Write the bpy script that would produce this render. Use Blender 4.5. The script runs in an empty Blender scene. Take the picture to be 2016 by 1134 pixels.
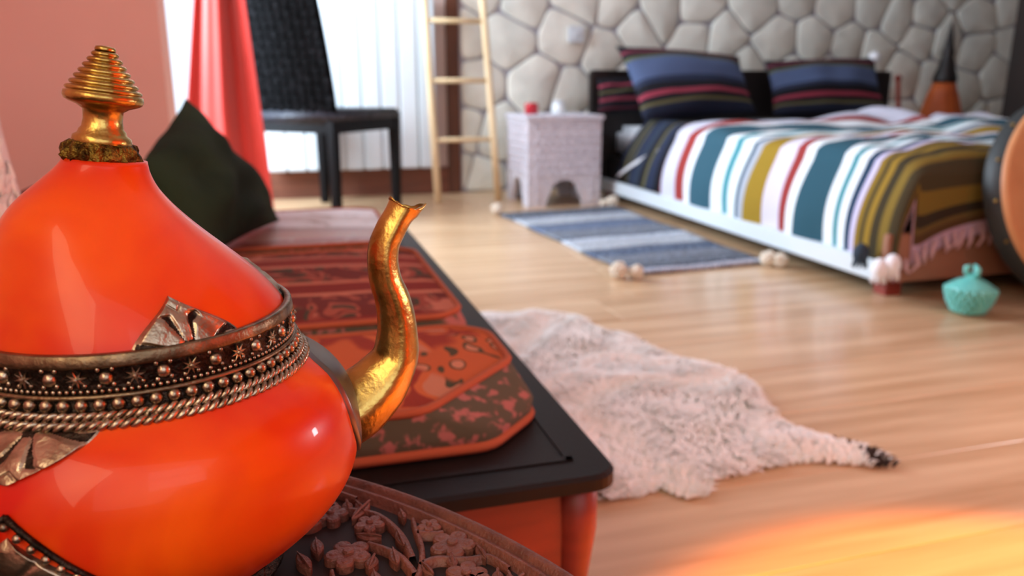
import bpy, bmesh, math, random
import numpy as np
from mathutils import Vector, Matrix, noise
random.seed(4)
COL = bpy.context.scene.collection
SC = bpy.context.scene
PI = math.pi
def rad(a): return math.radians(a)
def lin(c):
    return tuple(((v/255)/12.92 if v/255 <= .04045 else ((v/255+.055)/1.055)**2.4) for v in c)
def smooth01(x):
    x = min(1, max(0, x)); return x*x*(3-2*x)

# ---------------------------------------------------------------- camera
H = .547
YAW, PITCH = rad(16), rad(14.7)
cd = bpy.data.cameras.new('camera'); cam = bpy.data.objects.new('camera', cd); COL.objects.link(cam)
cam.location = (0, 0, H); cam.rotation_euler = (PI/2-PITCH, 0, -YAW)
cd.sensor_width = 36; cd.lens = 36*1550/2016; cd.clip_start = .01; cd.clip_end = 60
cd.dof.use_dof = True; cd.dof.focus_distance = .318; cd.dof.aperture_fstop = 9.5
SC.camera = cam
# ---------------------------------------------------------------- view, sky
SC.view_settings.view_transform = 'Standard'; SC.view_settings.look = 'None'
SC.view_settings.gamma = 1; SC.view_settings.use_curve_mapping = False
SC.view_settings.exposure = 0.12
w = bpy.data.worlds.new('sky'); SC.world = w; w.use_nodes = True
w.node_tree.nodes['Background'].inputs[0].default_value = (.78, .88, 1, 1)
w.node_tree.nodes['Background'].inputs[1].default_value = 1.5
# ---------------------------------------------------------------- daylight through the windows
def area(name, loc, target, sx, sy, power, col, spread=180):
    l = bpy.data.lights.new(name, 'AREA'); l.shape = 'RECTANGLE'; l.size = sx; l.size_y = sy
    l.energy = power; l.color = col; l.spread = rad(spread)
    o = bpy.data.objects.new(name, l); COL.objects.link(o); o.location = loc
    o.rotation_euler = (Vector(target)-Vector(loc)).to_track_quat('-Z', 'Y').to_euler(); return o
area('daylight_far_left', (-.72, 3.15, 1.2), (3, 3.0, .8), .7, 1.5, 104, (.72, .86, 1))
area('daylight_near_left', (-.72, -.5, 1.15), (1, .2, .4), .9, 1.1, 15, (1, .86, .56))
area('daylight_rear', (.45, -1.17, 1.25), (1.2, 3, .6), 2.0, 1.5, 10, (.90, .95, 1))
area('daylight_orange_curtain', (1.62, -.2, .72), (0, .35, .35), 1.2, 1.1, 9, (1, .075, .012))
area('daylight_gap', (1.62, .62, .52), (0, .4, .35), .11, .19, 4.0, (.9, .95, 1))
sp = bpy.data.lights.new('sun_through_curtain', 'SPOT'); sp.energy = 520; sp.color = (1, .27, .004)
sp.spot_size = rad(27); sp.spot_blend = .22; sp.shadow_soft_size = .03
so = bpy.data.objects.new('sun_through_curtain', sp); COL.objects.link(so); so.location = (1.45, -.2, 1.75)
so.rotation_euler = (Vector((.72, .262, 0))-so.location).to_track_quat('-Z', 'Y').to_euler()

# ---------------------------------------------------------------- materials
def new_mat(name):
    m = bpy.data.materials.new(name); m.use_nodes = True
    return m, m.node_tree, m.node_tree.nodes['Principled BSDF']
def mat(name, c1, rough=.6, metal=0, c2=None, scale=20, detail=3, bump=0, bscale=None, stretch=(1,1,1), coat=0, crough=.1,
        spec=.5, sss=0, sssr=(1,.3,.1), ssscale=.02, rnd=0, coord='Object', sheen=0, lo=.35, hi=.65, btype='noise'):
    m, t, b = new_mat(name); N = t.nodes; L = t.links
    c1 = lin(c1)+(1,); tc = N.new('ShaderNodeTexCoord'); mp = N.new('ShaderNodeMapping'); mp.inputs['Scale'].default_value = stretch
    L.new(tc.outputs[coord], mp.inputs[0]); b.inputs['Base Color'].default_value = c1
    vec = mp.outputs[0]
    if rnd:
        oi = N.new('ShaderNodeObjectInfo'); ad = N.new('ShaderNodeVectorMath'); ad.operation = 'MULTIPLY_ADD'
        L.new(oi.outputs['Random'], ad.inputs[0]); ad.inputs[1].default_value = (37, 91, 53); L.new(vec, ad.inputs[2]); vec = ad.outputs[0]
    out = None
    if c2 is not None:
        n = N.new('ShaderNodeTexNoise'); n.inputs['Scale'].default_value = scale; n.inputs['Detail'].default_value = detail; L.new(vec, n.inputs['Vector'])
        r = N.new('ShaderNodeValToRGB'); r.color_ramp.elements[0].position = lo; r.color_ramp.elements[1].position = hi
        r.color_ramp.elements[0].color = c1; r.color_ramp.elements[1].color = lin(c2)+(1,)
        L.new(n.outputs['Fac'], r.inputs[0]); out = r.outputs[0]
    if rnd:
        h = N.new('ShaderNodeHueSaturation'); mr = N.new('ShaderNodeMapRange'); L.new(oi.outputs['Random'], mr.inputs[0])
        mr.inputs['To Min'].default_value = 1-rnd; mr.inputs['To Max'].default_value = 1+rnd; L.new(mr.outputs[0], h.inputs['Value'])
        if out: L.new(out, h.inputs['Color'])
        else: h.inputs['Color'].default_value = c1
        out = h.outputs[0]
    if out: L.new(out, b.inputs['Base Color'])
    b.inputs['Roughness'].default_value = rough; b.inputs['Metallic'].default_value = metal
    b.inputs['Specular IOR Level'].default_value = spec
    b.inputs['Coat Weight'].default_value = coat; b.inputs['Coat Roughness'].default_value = crough
    b.inputs['Subsurface Weight'].default_value = sss; b.inputs['Subsurface Radius'].default_value = sssr; b.inputs['Subsurface Scale'].default_value = ssscale
    b.inputs['Sheen Weight'].default_value = sheen
    if bump:
        n2 = N.new('ShaderNodeTexVoronoi' if btype == 'voronoi' else 'ShaderNodeTexNoise'); n2.inputs['Scale'].default_value = bscale or scale*3
        L.new(vec, n2.inputs['Vector']); bp = N.new('ShaderNodeBump'); bp.inputs['Strength'].default_value = bump; bp.inputs['Distance'].default_value = .002
        L.new(n2.outputs[0], bp.inputs['Height']); L.new(bp.outputs[0], b.inputs['Normal'])
    return m
def stripe_mat(name, stops, axis='v', rough=.85, interp='CONSTANT', motif=None, bump=.3, spec=.3):
    """stops: [(pos, rgb)] along a UV axis; motif: (scale, rgb, threshold) printed / woven figures"""
    m, t, b = new_mat(name); N = t.nodes; L = t.links
    uv = N.new('ShaderNodeUVMap'); sx = N.new('ShaderNodeSeparateXYZ'); L.new(uv.outputs[0], sx.inputs[0])
    r = N.new('ShaderNodeValToRGB'); r.color_ramp.interpolation = interp
    e = r.color_ramp.elements
    while len(e) < len(stops): e.new(.5)
    for k, (p, c) in enumerate(sorted(stops)):
        e[k].position = p; e[k].color = lin(c)+(1,)
    L.new(sx.outputs[0 if axis == 'u' else 1], r.inputs[0]); out = r.outputs[0]
    for (sc, c, th, su, sv) in (motif or []):
        mp = N.new('ShaderNodeMapping'); mp.inputs['Scale'].default_value = (su, sv, 1); L.new(uv.outputs[0], mp.inputs[0])
        n = N.new('ShaderNodeTexNoise'); n.inputs['Scale'].default_value = sc; n.inputs['Detail'].default_value = 1.5; n.inputs['Distortion'].default_value = 1.2
        L.new(mp.outputs[0], n.inputs['Vector']); g = N.new('ShaderNodeMapRange'); g.inputs['From Min'].default_value = th; g.inputs['From Max'].default_value = th+.03
        L.new(n.outputs['Fac'], g.inputs[0]); mx = N.new('ShaderNodeMix'); mx.data_type = 'RGBA'
        L.new(g.outputs[0], mx.inputs[0]); L.new(out, mx.inputs[6]); mx.inputs[7].default_value = lin(c)+(1,); out = mx.outputs[2]
    L.new(out, b.inputs['Base Color']); b.inputs['Roughness'].default_value = rough; b.inputs['Specular IOR Level'].default_value = spec
    if bump:
        wv = N.new('ShaderNodeTexNoise'); wv.inputs['Scale'].default_value = 160; L.new(uv.outputs[0], wv.inputs['Vector'])
        bp = N.new('ShaderNodeBump'); bp.inputs['Strength'].default_value = bump; bp.inputs['Distance'].default_value = .004
        L.new(wv.outputs['Fac'], bp.inputs['Height']); L.new(bp.outputs[0], b.inputs['Normal'])
    return m

# ---------------------------------------------------------------- mesh helpers
def link(o, parent=None):
    COL.objects.link(o)
    if parent is not None: o.parent = parent
    return o
def mk(name, V, Fc, m, parent=None, smooth=False, uv=None, loc=None, mats=None, fm=None):
    me = bpy.data.meshes.new(name); me.from_pydata([tuple(map(float, v)) for v in V], [], Fc)
    for mm in (mats or [m]): me.materials.append(mm)
    if fm is not None: me.polygons.foreach_set('material_index', fm)
    if smooth: me.polygons.foreach_set('use_smooth', [True]*len(me.polygons))
    if uv is not None:
        l = me.uv_layers.new(name='UVMap')
        idx = np.zeros(len(me.loops), int); me.loops.foreach_get('vertex_index', idx)
        l.data.foreach_set('uv', np.asarray(uv, float)[idx].ravel())
    me.update(); o = bpy.data.objects.new(name, me)
    if loc: o.location = loc
    return link(o, parent)
def from_bm(name, bm, m, parent=None, smooth=False, loc=None):
    me = bpy.data.meshes.new(name); bmesh.ops.recalc_face_normals(bm, faces=bm.faces); bm.to_mesh(me); bm.free(); me.materials.append(m)
    if smooth: me.polygons.foreach_set('use_smooth', [True]*len(me.polygons))
    o = bpy.data.objects.new(name, me)
    if loc: o.location = loc
    return link(o, parent)
def bx(bm, x0, x1, y0, y1, z0, z1, M=None):
    r = bmesh.ops.create_cube(bm, size=1); vs = r['verts']
    bmesh.ops.scale(bm, vec=(x1-x0, y1-y0, z1-z0), verts=vs); bmesh.ops.translate(bm, vec=((x0+x1)/2, (y0+y1)/2, (z0+z1)/2), verts=vs)
    if M is not None: bmesh.ops.transform(bm, matrix=M, verts=vs)
    return vs
def box(name, x0, x1, y0, y1, z0, z1, m, parent=None, bev=.004, seg=2, M=None):
    bm = bmesh.new(); bx(bm, x0, x1, y0, y1, z0, z1)
    if bev: bmesh.ops.bevel(bm, geom=bm.edges[:], offset=bev, segments=seg, affect='EDGES')
    if M is not None: bmesh.ops.transform(bm, matrix=M, verts=bm.verts)
    return from_bm(name, bm, m, parent)
def lathe(name, prof, m, parent=None, seg=48, loc=(0,0,0), M=None, cap=True, fn=None, smooth=True):
    V = []; Fc = []
    for i, (r, z) in enumerate(prof):
        for k in range(seg):
            a = 2*PI*k/seg; rr = r*(fn(i, a, z) if fn else 1)
            V.append(Vector((rr*math.cos(a), rr*math.sin(a), z)))
    n = len(prof)
    for i in range(n-1):
        for k in range(seg): Fc.append((i*seg+k, i*seg+(k+1)%seg, (i+1)*seg+(k+1)%seg, (i+1)*seg+k))
    if cap: Fc.append(tuple(reversed(range(seg)))); Fc.append(tuple(range((n-1)*seg, n*seg)))
    if M is not None: V = [M @ v for v in V]
    V = [v+Vector(loc) for v in V]
    return mk(name, V, Fc, m, parent, smooth)
def frames(P):
    P = [Vector(p) for p in P]; T = []
    for i in range(len(P)): T.append((P[min(i+1, len(P)-1)]-P[max(i-1, 0)]).normalized())
    n = T[0].orthogonal().normalized(); out = []
    for i, t in enumerate(T):
        n = (n-t*n.dot(t)).normalized(); out.append((P[i], n.copy(), t.cross(n)))
    return out
def tube_geo(P, R, seg=8, V=None, Fc=None, closed=False):
    V = [] if V is None else V; Fc = [] if Fc is None else Fc; b = len(V); fr = frames(P)
    if not hasattr(R, '__len__'): R = [R]*len(P)
    for (p, n, bn), r in zip(fr, R):
        for k in range(seg): a = 2*PI*k/seg; V.append(p+n*(r*math.cos(a))+bn*(r*math.sin(a)))
    N = len(P)
    for i in range(N if closed else N-1):
        j = (i+1) % N
        for k in range(seg): Fc.append((b+i*seg+k, b+i*seg+(k+1)%seg, b+j*seg+(k+1)%seg, b+j*seg+k))
    if not closed: Fc.append(tuple(b+k for k in reversed(range(seg)))); Fc.append(tuple(b+(N-1)*seg+k for k in range(seg)))
    return V, Fc
def tube(name, P, R, m, parent=None, seg=8, closed=False):
    V, Fc = tube_geo(P, R, seg, closed=closed); return mk(name, V, Fc, m, parent, True)
def sphere_geo(c, r, V, Fc, nu=8, nv=5, sc=(1,1,1)):
    b = len(V); c = Vector(c)
    V.append(c+Vector((0,0,r*sc[2])))
    for i in range(1, nv):
        t = PI*i/nv
        for k in range(nu): a = 2*PI*k/nu; V.append(c+Vector((r*sc[0]*math.sin(t)*math.cos(a), r*sc[1]*math.sin(t)*math.sin(a), r*sc[2]*math.cos(t))))
    V.append(c-Vector((0,0,r*sc[2]))); e = len(V)-1
    for k in range(nu):
        Fc.append((b, b+1+k, b+1+(k+1)%nu)); Fc.append((e, b+1+(nv-2)*nu+(k+1)%nu, b+1+(nv-2)*nu+k))
        for i in range(nv-2): Fc.append((b+1+i*nu+k, b+1+(i+1)*nu+k, b+1+(i+1)*nu+(k+1)%nu, b+1+i*nu+(k+1)%nu))
def grid_mesh(name, fn, nu, nv, m, parent=None, smooth=True, thick=0, uvf=None):
    V = []; U = []
    for i in range(nu+1):
        for j in range(nv+1):
            V.append(Vector(fn(i/nu, j/nv))); U.append(uvf(i/nu, j/nv) if uvf else (i/nu, j/nv))
    Fc = [(i*(nv+1)+j, (i+1)*(nv+1)+j, (i+1)*(nv+1)+j+1, i*(nv+1)+j+1) for i in range(nu) for j in range(nv)]
    o = mk(name, V, Fc, m, parent, smooth, U)
    if thick:
        s = o.modifiers.new('thickness', 'SOLIDIFY'); s.thickness = thick; s.offset = 0
    return o
def tag(o, label=None, cat=None, group=None, kind=None):
    if label: o['label'] = label
    if cat: o['category'] = cat
    if group: o['group'] = group
    if kind: o['kind'] = kind
    return o
def thing(name, label, cat, loc=(0,0,0), rz=0, group=None):
    o = bpy.data.objects.new(name, None); COL.objects.link(o); o.location = loc; o.rotation_euler = (0,0,rz); o.empty_display_size = .05
    return tag(o, label, cat, group)
def struct(o): o['kind'] = 'structure'; return o
def extrude_geo(poly, z0, z1, V, Fc, bev=0, to3=None):
    """closed prism of a 2-D outline with a bevelled top edge; to3 maps (x,y,z) to space"""
    to3 = to3 or (lambda x, y, z: Vector((x, y, z)))
    n = len(poly); b = len(V); cx = sum(p[0] for p in poly)/n; cy = sum(p[1] for p in poly)/n
    rings = [(1, z0), (1, z1-bev)] + ([(None, z1)] if bev else [])
    for s, z in rings:
        for (x, y) in poly:
            if s is None:
                d = math.hypot(x-cx, y-cy) or 1; k = max(.2, 1-bev*1.2/d); V.append(to3(cx+(x-cx)*k, cy+(y-cy)*k, z))
            else: V.append(to3(x, y, z))
    for i in range(len(rings)-1):
        for k in range(n): Fc.append((b+i*n+k, b+i*n+(k+1)%n, b+(i+1)*n+(k+1)%n, b+(i+1)*n+k))
    Fc.append(tuple(b+(len(rings)-1)*n+k for k in range(n)))

# ================================================================ MATERIALS
M_salmon = mat('salmon_wall', (246,200,188), .85, c2=(242,194,181), scale=3, bump=.15, bscale=120)
M_back = mat('painted_wall', (206,186,178), .85, bump=.15, bscale=120)
M_ceil = mat('ceiling_paint', (216,222,228), .9)
M_mortar = mat('mortar', (166,168,178), .95, bump=.5, bscale=150)
M_stone = mat('cream_stone', (240,242,230), .9, c2=(216,219,210), scale=7, detail=5, bump=.7, bscale=60, rnd=.09, lo=.3, hi=.75)
M_plank = mat('oak_laminate', (222,190,152), .34, c2=(186,146,106), scale=5.5, detail=5, stretch=(.35, 5, 1), rnd=.035, lo=.32, hi=.72, coat=.25, crough=.16, bump=.04, bscale=60)
M_gap = mat('floor_joint', (96,66,44), .9)
M_skirt = mat('brown_skirting', (120,72,52), .6, c2=(100,58,42), scale=8, stretch=(.3,3,3))
M_white = mat('white_paint', (214,224,230), .4)
M_whitesoft = mat('white_cotton', (240,242,246), .9)
M_dark = mat('black_lacquer', (22,18,17), .5, c2=(28,22,21), scale=14, bump=.1, bscale=300, spec=.2)
M_headboard = mat('dark_headboard', (24,16,14), .5)
M_redwood = mat('red_lacquer_wood', (150,52,34), .45, c2=(118,38,26), scale=5, stretch=(1,1,6))
M_wood = mat('pale_pine', (232,210,168), .6, c2=(214,188,142), scale=10, stretch=(1,1,.2))
M_brownwood = mat('brown_wood', (104,64,44), .6, c2=(86,52,36), scale=9, stretch=(3,3,.3))
M_tan = mat('tan_panel', (160,112,86), .6, c2=(150,102,78), scale=4)
M_chair = mat('woven_black', (9,9,10), .85, c2=(26,25,27), scale=40, detail=2, bump=.6, bscale=70, lo=.5, hi=.75, btype='voronoi', spec=.04)
M_chairleg = mat('black_chair_wood', (11,11,13), .45, spec=.15)
M_seat = mat('woven_seat', (58,60,70), .5, c2=(30,31,37), scale=60, bump=.7, bscale=80, btype='voronoi', spec=.3)  # lighter grey than the back puts the seat edge's sheen into the colour
M_curtain = mat('red_curtain_cloth', (184,52,42), .9, c2=(172,44,36), scale=3, bump=.2, bscale=300, sheen=.2)
M_orange_sheer = mat('orange_curtain_cloth', (240,96,30), .9)
M_cushion = mat('dark_green_cloth', (46,60,42), .95, c2=(28,37,27), scale=6, bump=.5, bscale=220, spec=.1)
M_shag = mat('white_shag', (240,224,216), .95, c2=(226,204,196), scale=40, bump=1, bscale=120)
M_carve = mat('carved_walnut', (122,72,56), .5, c2=(98,56,44), scale=90, bump=.5, bscale=500, spec=.4)
M_carveback = mat('carved_ground', (34,20,17), .75)
M_resin = None
M_teal = mat('turquoise_glaze', (120,214,202), .35, c2=(98,196,188), scale=30, coat=.4)
M_cream = mat('cream_wool', (232,222,204), .95, bump=.8, bscale=200)
M_fur = mat('cream_hide', (252,250,246), .95, c2=(240,234,226), scale=9, lo=.45, hi=.7)
M_furtip = mat('dark_hide_tip', (58,40,32), .9)
M_brass = mat('old_brass', (192,160,88), .30, 1, c2=(138,108,50), scale=70, detail=6, bump=.16, bscale=330, lo=.4, hi=.7)
M_brassrough = mat('crusted_brass', (132,104,44), .5, 1, c2=(60,44,20), scale=260, bump=1, bscale=500)
M_silver = mat('worn_silver', (186,170,148), .30, 1, c2=(142,124,104), scale=150, bump=.12, bscale=700)
M_dull = mat('dull_silver', (140,120,94), .42, 1, c2=(96,82,64), scale=120, bump=.2, bscale=500)
M_tarnish = mat('tarnished_silver', (58,48,42), .5, 1, c2=(34,28,24), scale=200, bump=.5, bscale=500)
M_plate = mat('dull_steel', (120,108,106), .35, 1)
M_amber = mat('amber_drumskin', (214,150,98), .5, c2=(196,128,78), scale=6)
M_drumrim = mat('dark_drum_rim', (44,50,50), .5)
M_orangelamp = mat('orange_leather', (208,104,44), .55, c2=(184,84,34), scale=10)
M_red = mat('red_wax', (196,24,44), .3, coat=.4)
M_glasswhite = mat('frosted_jar', (236,248,248), .2, coat=.5)
M_plaster = mat('whitewashed_carving', (226,226,234), .85, c2=(204,204,214), scale=60, bump=.5, bscale=220)

def resin():
    m, t, b = new_mat('orange_red_resin'); N = t.nodes; L = t.links
    tc = N.new('ShaderNodeTexCoord'); n = N.new('ShaderNodeTexNoise'); n.inputs['Scale'].default_value = 14; n.inputs['Detail'].default_value = 3; n.inputs['Distortion'].default_value = .8
    L.new(tc.outputs['Object'], n.inputs['Vector']); r = N.new('ShaderNodeValToRGB')
    r.color_ramp.elements[0].position = .36; r.color_ramp.elements[0].color = lin((200,26,8))+(1,)
    r.color_ramp.elements[1].position = .68; r.color_ramp.elements[1].color = lin((234,92,8))+(1,)
    L.new(n.outputs['Fac'], r.inputs[0]); L.new(r.outputs[0], b.inputs['Base Color'])
    b.inputs['Roughness'].default_value = .32; b.inputs['Coat Weight'].default_value = .2; b.inputs['Coat Roughness'].default_value = .04; b.inputs['Specular IOR Level'].default_value = .22
    b.inputs['Subsurface Weight'].default_value = .2; b.inputs['Subsurface Radius'].default_value = (1, .25, .06); b.inputs['Subsurface Scale'].default_value = .012
    return m
M_resin = resin()
def glass_mat(name='window_glass', col=(.92,.97,1,1)):
    m, t, b = new_mat(name); b.inputs['Base Color'].default_value = col; b.inputs['Roughness'].default_value = 0
    b.inputs['Transmission Weight'].default_value = 1; b.inputs['IOR'].default_value = 1.01; return m
M_glass = glass_mat()

# ================================================================ SETTING
XL, XR, XS, YB, YR, ZC = -.75, 4.3, 1.75, 3.95, -1.25, 2.45
fl = struct(box('floor', XL-.2, XR+.2, YR-.2, YB+.2, -.06, -.006, M_gap, bev=0))
pw, pl = .193, 1.285
plank0 = None
bm = bmesh.new(); bx(bm, .0006, pl-.0006, .0006, pw-.0006, -.008, 0)
bmesh.ops.bevel(bm, geom=[e for e in bm.edges if all(v.co.z > -.001 for v in e.verts)], offset=.0009, segments=1, affect='EDGES')
plank0 = from_bm('floor_plank', bm, M_plank, fl)
row = 0; first = True; y = YR
while y < YB-.01:
    x = XL - random.random()*pl*.9
    while x < XR:
        if first: o = plank0; first = False
        else: o = plank0.copy(); link(o)
        o.parent = fl; o.location = (x, y, 0); x += pl
    y += pw; row += 1
def wallbox(name, x0, x1, y0, y1, z0, z1, m): return struct(box(name, x0, x1, y0, y1, z0, z1, m, bev=0))
def holed(name, axis, c0, c1, a0, a1, z0, z1, h, m):
    """wall slab with one rectangular opening h=(a,b,zlow,zhigh)"""
    bm = bmesh.new(); ha, hb, hz, hZ = h
    for (p, q, r, s) in ((a0, ha, z0, z1), (hb, a1, z0, z1), (ha, hb, z0, hz), (ha, hb, hZ, z1)):
        if q-p > 1e-4 and s-r > 1e-4:
            if axis == 'x': bx(bm, c0, c1, p, q, r, s)
            else: bx(bm, p, q, c0, c1, r, s)
    return struct(from_bm(name, bm, m))
wall_back = holed('wall_back', 'y', YB, YB+.14, XL-.14, XR+.14, 0, ZC, (-.68, -.22, .02, 2.1), M_back)
wall_left = holed('wall_left', 'x', XL-.14, XL, YR, YB, 0, ZC, (2.55, 3.72, .15, 2.2), M_salmon)
wallbox('wall_left_pier', XL, -.285, 2.30, 2.46, 0, ZC, M_salmon)
wall_rear = holed('wall_rear', 'y', YR-.14, YR, XL-.14, XS+.14, 0, ZC, (.05, 1.05, .85, 1.85), M_back)
wall_right = holed('wall_right', 'x', XS, XS+.14, YR, 1.1, 0, ZC, (-.85, 1.0, .2, 1.9), M_back)
wallbox('wall_right_return', XS+.14, XR+.14, .96, 1.1, 0, ZC, M_back)
wallbox('wall_right_far', XR, XR+.14, 1.1, YB, 0, ZC, M_back)
wallbox('ceiling', XL-.14, XR+.14, YR-.14, YB+.14, ZC, ZC+.1, M_ceil)
for nm, a in (('baseboard_back', (-.2, .80, YB-.018, YB, 0, .13)), ('baseboard_left', (XL, XL+.015, YR, 2.3, 0, .1)), ('baseboard_pier', (XL+.01, -.285, 2.285, 2.3, 0, .1))):
    struct(box(nm, *a, M_skirt, bev=.003))
def window(name, axis, c, a0, a1, z0, z1, bars=1):
    w_ = struct(bpy.data.objects.new(name, None)); COL.objects.link(w_)
    bm = bmesh.new(); t = .045; d = .05
    rects = [(a0, a1, z0, z0+t), (a0, a1, z1-t, z1), (a0, a0+t, z0, z1), (a1-t, a1, z0, z1)]
    for k in range(bars): mz = z0+(z1-z0)*(k+1)/(bars+1); rects.append((a0, a1, mz-.02, mz+.02))
    for (p, q, r, s) in rects:
        if axis == 'y': bx(bm, p, q, c-d/2, c+d/2, r, s)
        else: bx(bm, c-d/2, c+d/2, p, q, r, s)
    from_bm('window_frame', bm, M_white, w_)
    g = (a0+t, a1-t, c-.003, c+.003, z0+t, z1-t) if axis == 'y' else (c-.003, c+.003, a0+t, a1-t, z0+t, z1-t)
    box('window_pane', *g, M_glass, w_, bev=0); return w_
window('window_1', 'y', YB+.06, -.68, -.22, .02, 2.1, 0)
window('window_2', 'x', XL-.07, 2.55, 3.72, .15, 2.2)
window('window_3', 'y', YR-.07, .05, 1.05, .85, 1.85)
window('window_4', 'x', XS+.07, -.85, 1.0, .2, 1.9)
# stones of the back wall, each its own piece
def clip(poly, a, b):
    """keep the side of the bisector of a-b that is nearer to a"""
    mx, my = (a[0]+b[0])/2, (a[1]+b[1])/2; nx, ny = b[0]-a[0], b[1]-a[1]; out = []
    f = lambda p: (p[0]-mx)*nx+(p[1]-my)*ny
    for i in range(len(poly)):
        p, q = poly[i], poly[(i+1) % len(poly)]; fp, fq = f(p), f(q)
        if fp <= 0: out.append(p)
        if fp*fq < 0: s = fp/(fp-fq); out.append((p[0]+(q[0]-p[0])*s, p[1]+(q[1]-p[1])*s))
    return out
def stones(x0, x1, z0, z1, g):
    rs = random.Random(11); pts = []
    nx = int((x1-x0)/g); nz = int((z1-z0)/(g*.86))
    for i in range(-1, nx+2):
        for j in range(-1, nz+2):
            pts.append((x0+(i+.5+(j % 2)*.5)*g+rs.uniform(-.3, .3)*g, z0+(j+.5)*g*.86+rs.uniform(-.28, .28)*g))
    for k, p in enumerate(pts):
        poly = [(x0, z0), (x1, z0), (x1, z1), (x0, z1)]
        for q in pts:
            if q is not p and abs(q[0]-p[0])+abs(q[1]-p[1]) < 4*g:
                poly = clip(poly, p, q)
                if len(poly) < 3: break
        if len(poly) < 3: continue
        ar = .5*abs(sum(poly[i][0]*poly[(i+1) % len(poly)][1]-poly[(i+1) % len(poly)][0]*poly[i][1] for i in range(len(poly))))
        if ar < .004: continue
        cx = sum(v[0] for v in poly)/len(poly); cz = sum(v[1] for v in poly)/len(poly)
        # two rounds of corner cutting, then inset for the joint
        for _ in range(2):
            q2 = []
            for i in range(len(poly)):
                a, b = poly[i], poly[(i+1) % len(poly)]; cut = .15 if _ == 0 else .24
                q2 += [(a[0]+(b[0]-a[0])*cut, a[1]+(b[1]-a[1])*cut), (b[0]+(a[0]-b[0])*cut, b[1]+(a[1]-b[1])*cut)]
            poly = q2
        n = len(poly); V = []; Fc = []; pr = rs.uniform(.012, .020)
        for (ins, dy) in ((.0045, 0), (.007, pr*.8), (.015, pr)):
            for (x, z) in poly:
                d = math.hypot(x-cx, z-cz); s = max(.3, 1-ins/d)
                V.append((cx*0+(x-cx)*s, -dy+(rs.uniform(-.002, .002) if dy else 0), (z-cz)*s))
        V.append((0, -pr-.001, 0))
        for r_ in range(2):
            for i in range(n): Fc.append((r_*n+i, r_*n+(i+1) % n, (r_+1)*n+(i+1) % n, (r_+1)*n+i))
        for i in range(n): Fc.append((2*n+i, 2*n+(i+1) % n, 3*n))
        mk('stone', V, Fc, M_stone, wall_back, True, loc=(cx, YB-.012, cz))
struct(box('trim_1', .795, .855, YB-.03, YB, 0, ZC, M_brownwood, bev=.003))
box('mortar_bed', .86, XR, YB-.014, YB+.001, 0, 1.62, M_mortar, wall_back, bev=0)
stones(.862, XR, .0, 1.6, .245)

# ================================================================ RADIATOR, CURTAINS, SOCKET
rd = thing('radiator', 'white column radiator on the pink wall behind the black chair', 'radiator', (.28, 3.86, .14))
for k in range(9):
    bm = bmesh.new(); x = -.352+k*.088
    bx(bm, x+.0012, x+.0868, -.04, .035, .0, .82); bmesh.ops.bevel(bm, geom=bm.edges[:], offset=.008, segments=3, affect='EDGES')
    from_bm('column', bm, M_white, rd)
box('lower_header', -.35, .44, -.012, .014, .0, .055, M_white, rd, bev=.01); box('upper_header', -.35, .44, -.012, .014, .76, .80, M_white, rd, bev=.01)
for x in (-.3, .4): box('wall_bracket', x-.01, x+.01, .0, .09, .6, .64, M_white, rd, bev=.002)
def curtain(name, zs, left, right, Y, amp, waves, m, axis='y', n=90):
    def f(u, v):
        z = zs[0]+(zs[-1]-zs[0])*v; l = float(np.interp(z, zs, left)); r = float(np.interp(z, zs, right)); a = l+(r-l)*u
        s = math.sin(u*2*PI*waves+.9*math.sin(v*2)); d = amp*(s-.35*math.cos(u*2*PI*waves*2.1+1+v)) + .008*noise.noise(Vector((a*7, z*2, 1)))
        return (a, Y+d, z) if axis == 'y' else (Y+d, a, z)
    return grid_mesh(name, f, n, 40, m, thick=.003)
cu = curtain('curtain', [.012, .25, .45, .84, 1.5, 2.2], [-.371, -.345, -.325, -.265, -.232, -.24], [-.048, -.058, -.070, -.096, -.065, .045], 3.12, .038, 1.6, M_curtain)
tag(cu, 'coral red floor-length curtain hanging beside the bright window, left of the black chair', 'curtain')
rod = thing('curtain_rod', 'pale rod carrying the coral red curtain', 'rod', (0, 3.12, 2.24))
tube('rod', [(-.74, 0, 0), (.2, 0, 0)], .012, M_wood, rod, 12)
V, Fc = [], []; sphere_geo((.21, 0, 0), .022, V, Fc, 12, 8); mk('finial', V, Fc, M_wood, rod, True)
for x in (-.6, .12): box('ceiling_hanger', x-.008, x+.008, -.008, .008, 0, .21, M_wood, rod, bev=.002)
cu2 = curtain('curtain', [.02, 1.0, 2.15], [-1.0, -1.0, -1.0], [1.05, 1.05, 1.05], XS-.06, .02, 9, M_orange_sheer, axis='x', n=140)
tag(cu2, 'orange curtain drawn over the sunny right-hand window, nearest the camera', 'curtain')
rod2 = tube('curtain_rod', [(XS-.06, -1.05, 2.17), (XS-.06, 1.08, 2.17)], .012, M_wood); tag(rod2, 'rod carrying the orange curtain over the right-hand window', 'rod')
sk = thing('wall_socket', 'small white square socket on the stone wall above the bedside table', 'socket', (1.455, YB-.045, .775))
box('cover_plate', -.04, .04, -.009, .012, -.04, .04, M_white, sk, bev=.004)
lathe('socket_well', [(.021, 0), (.021, .002), (.019, .003), (.001, .0025)], M_white, sk, 24, M=Matrix.Translation((0, -.009, 0)) @ Matrix.Rotation(PI/2, 4, 'X'))

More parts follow.
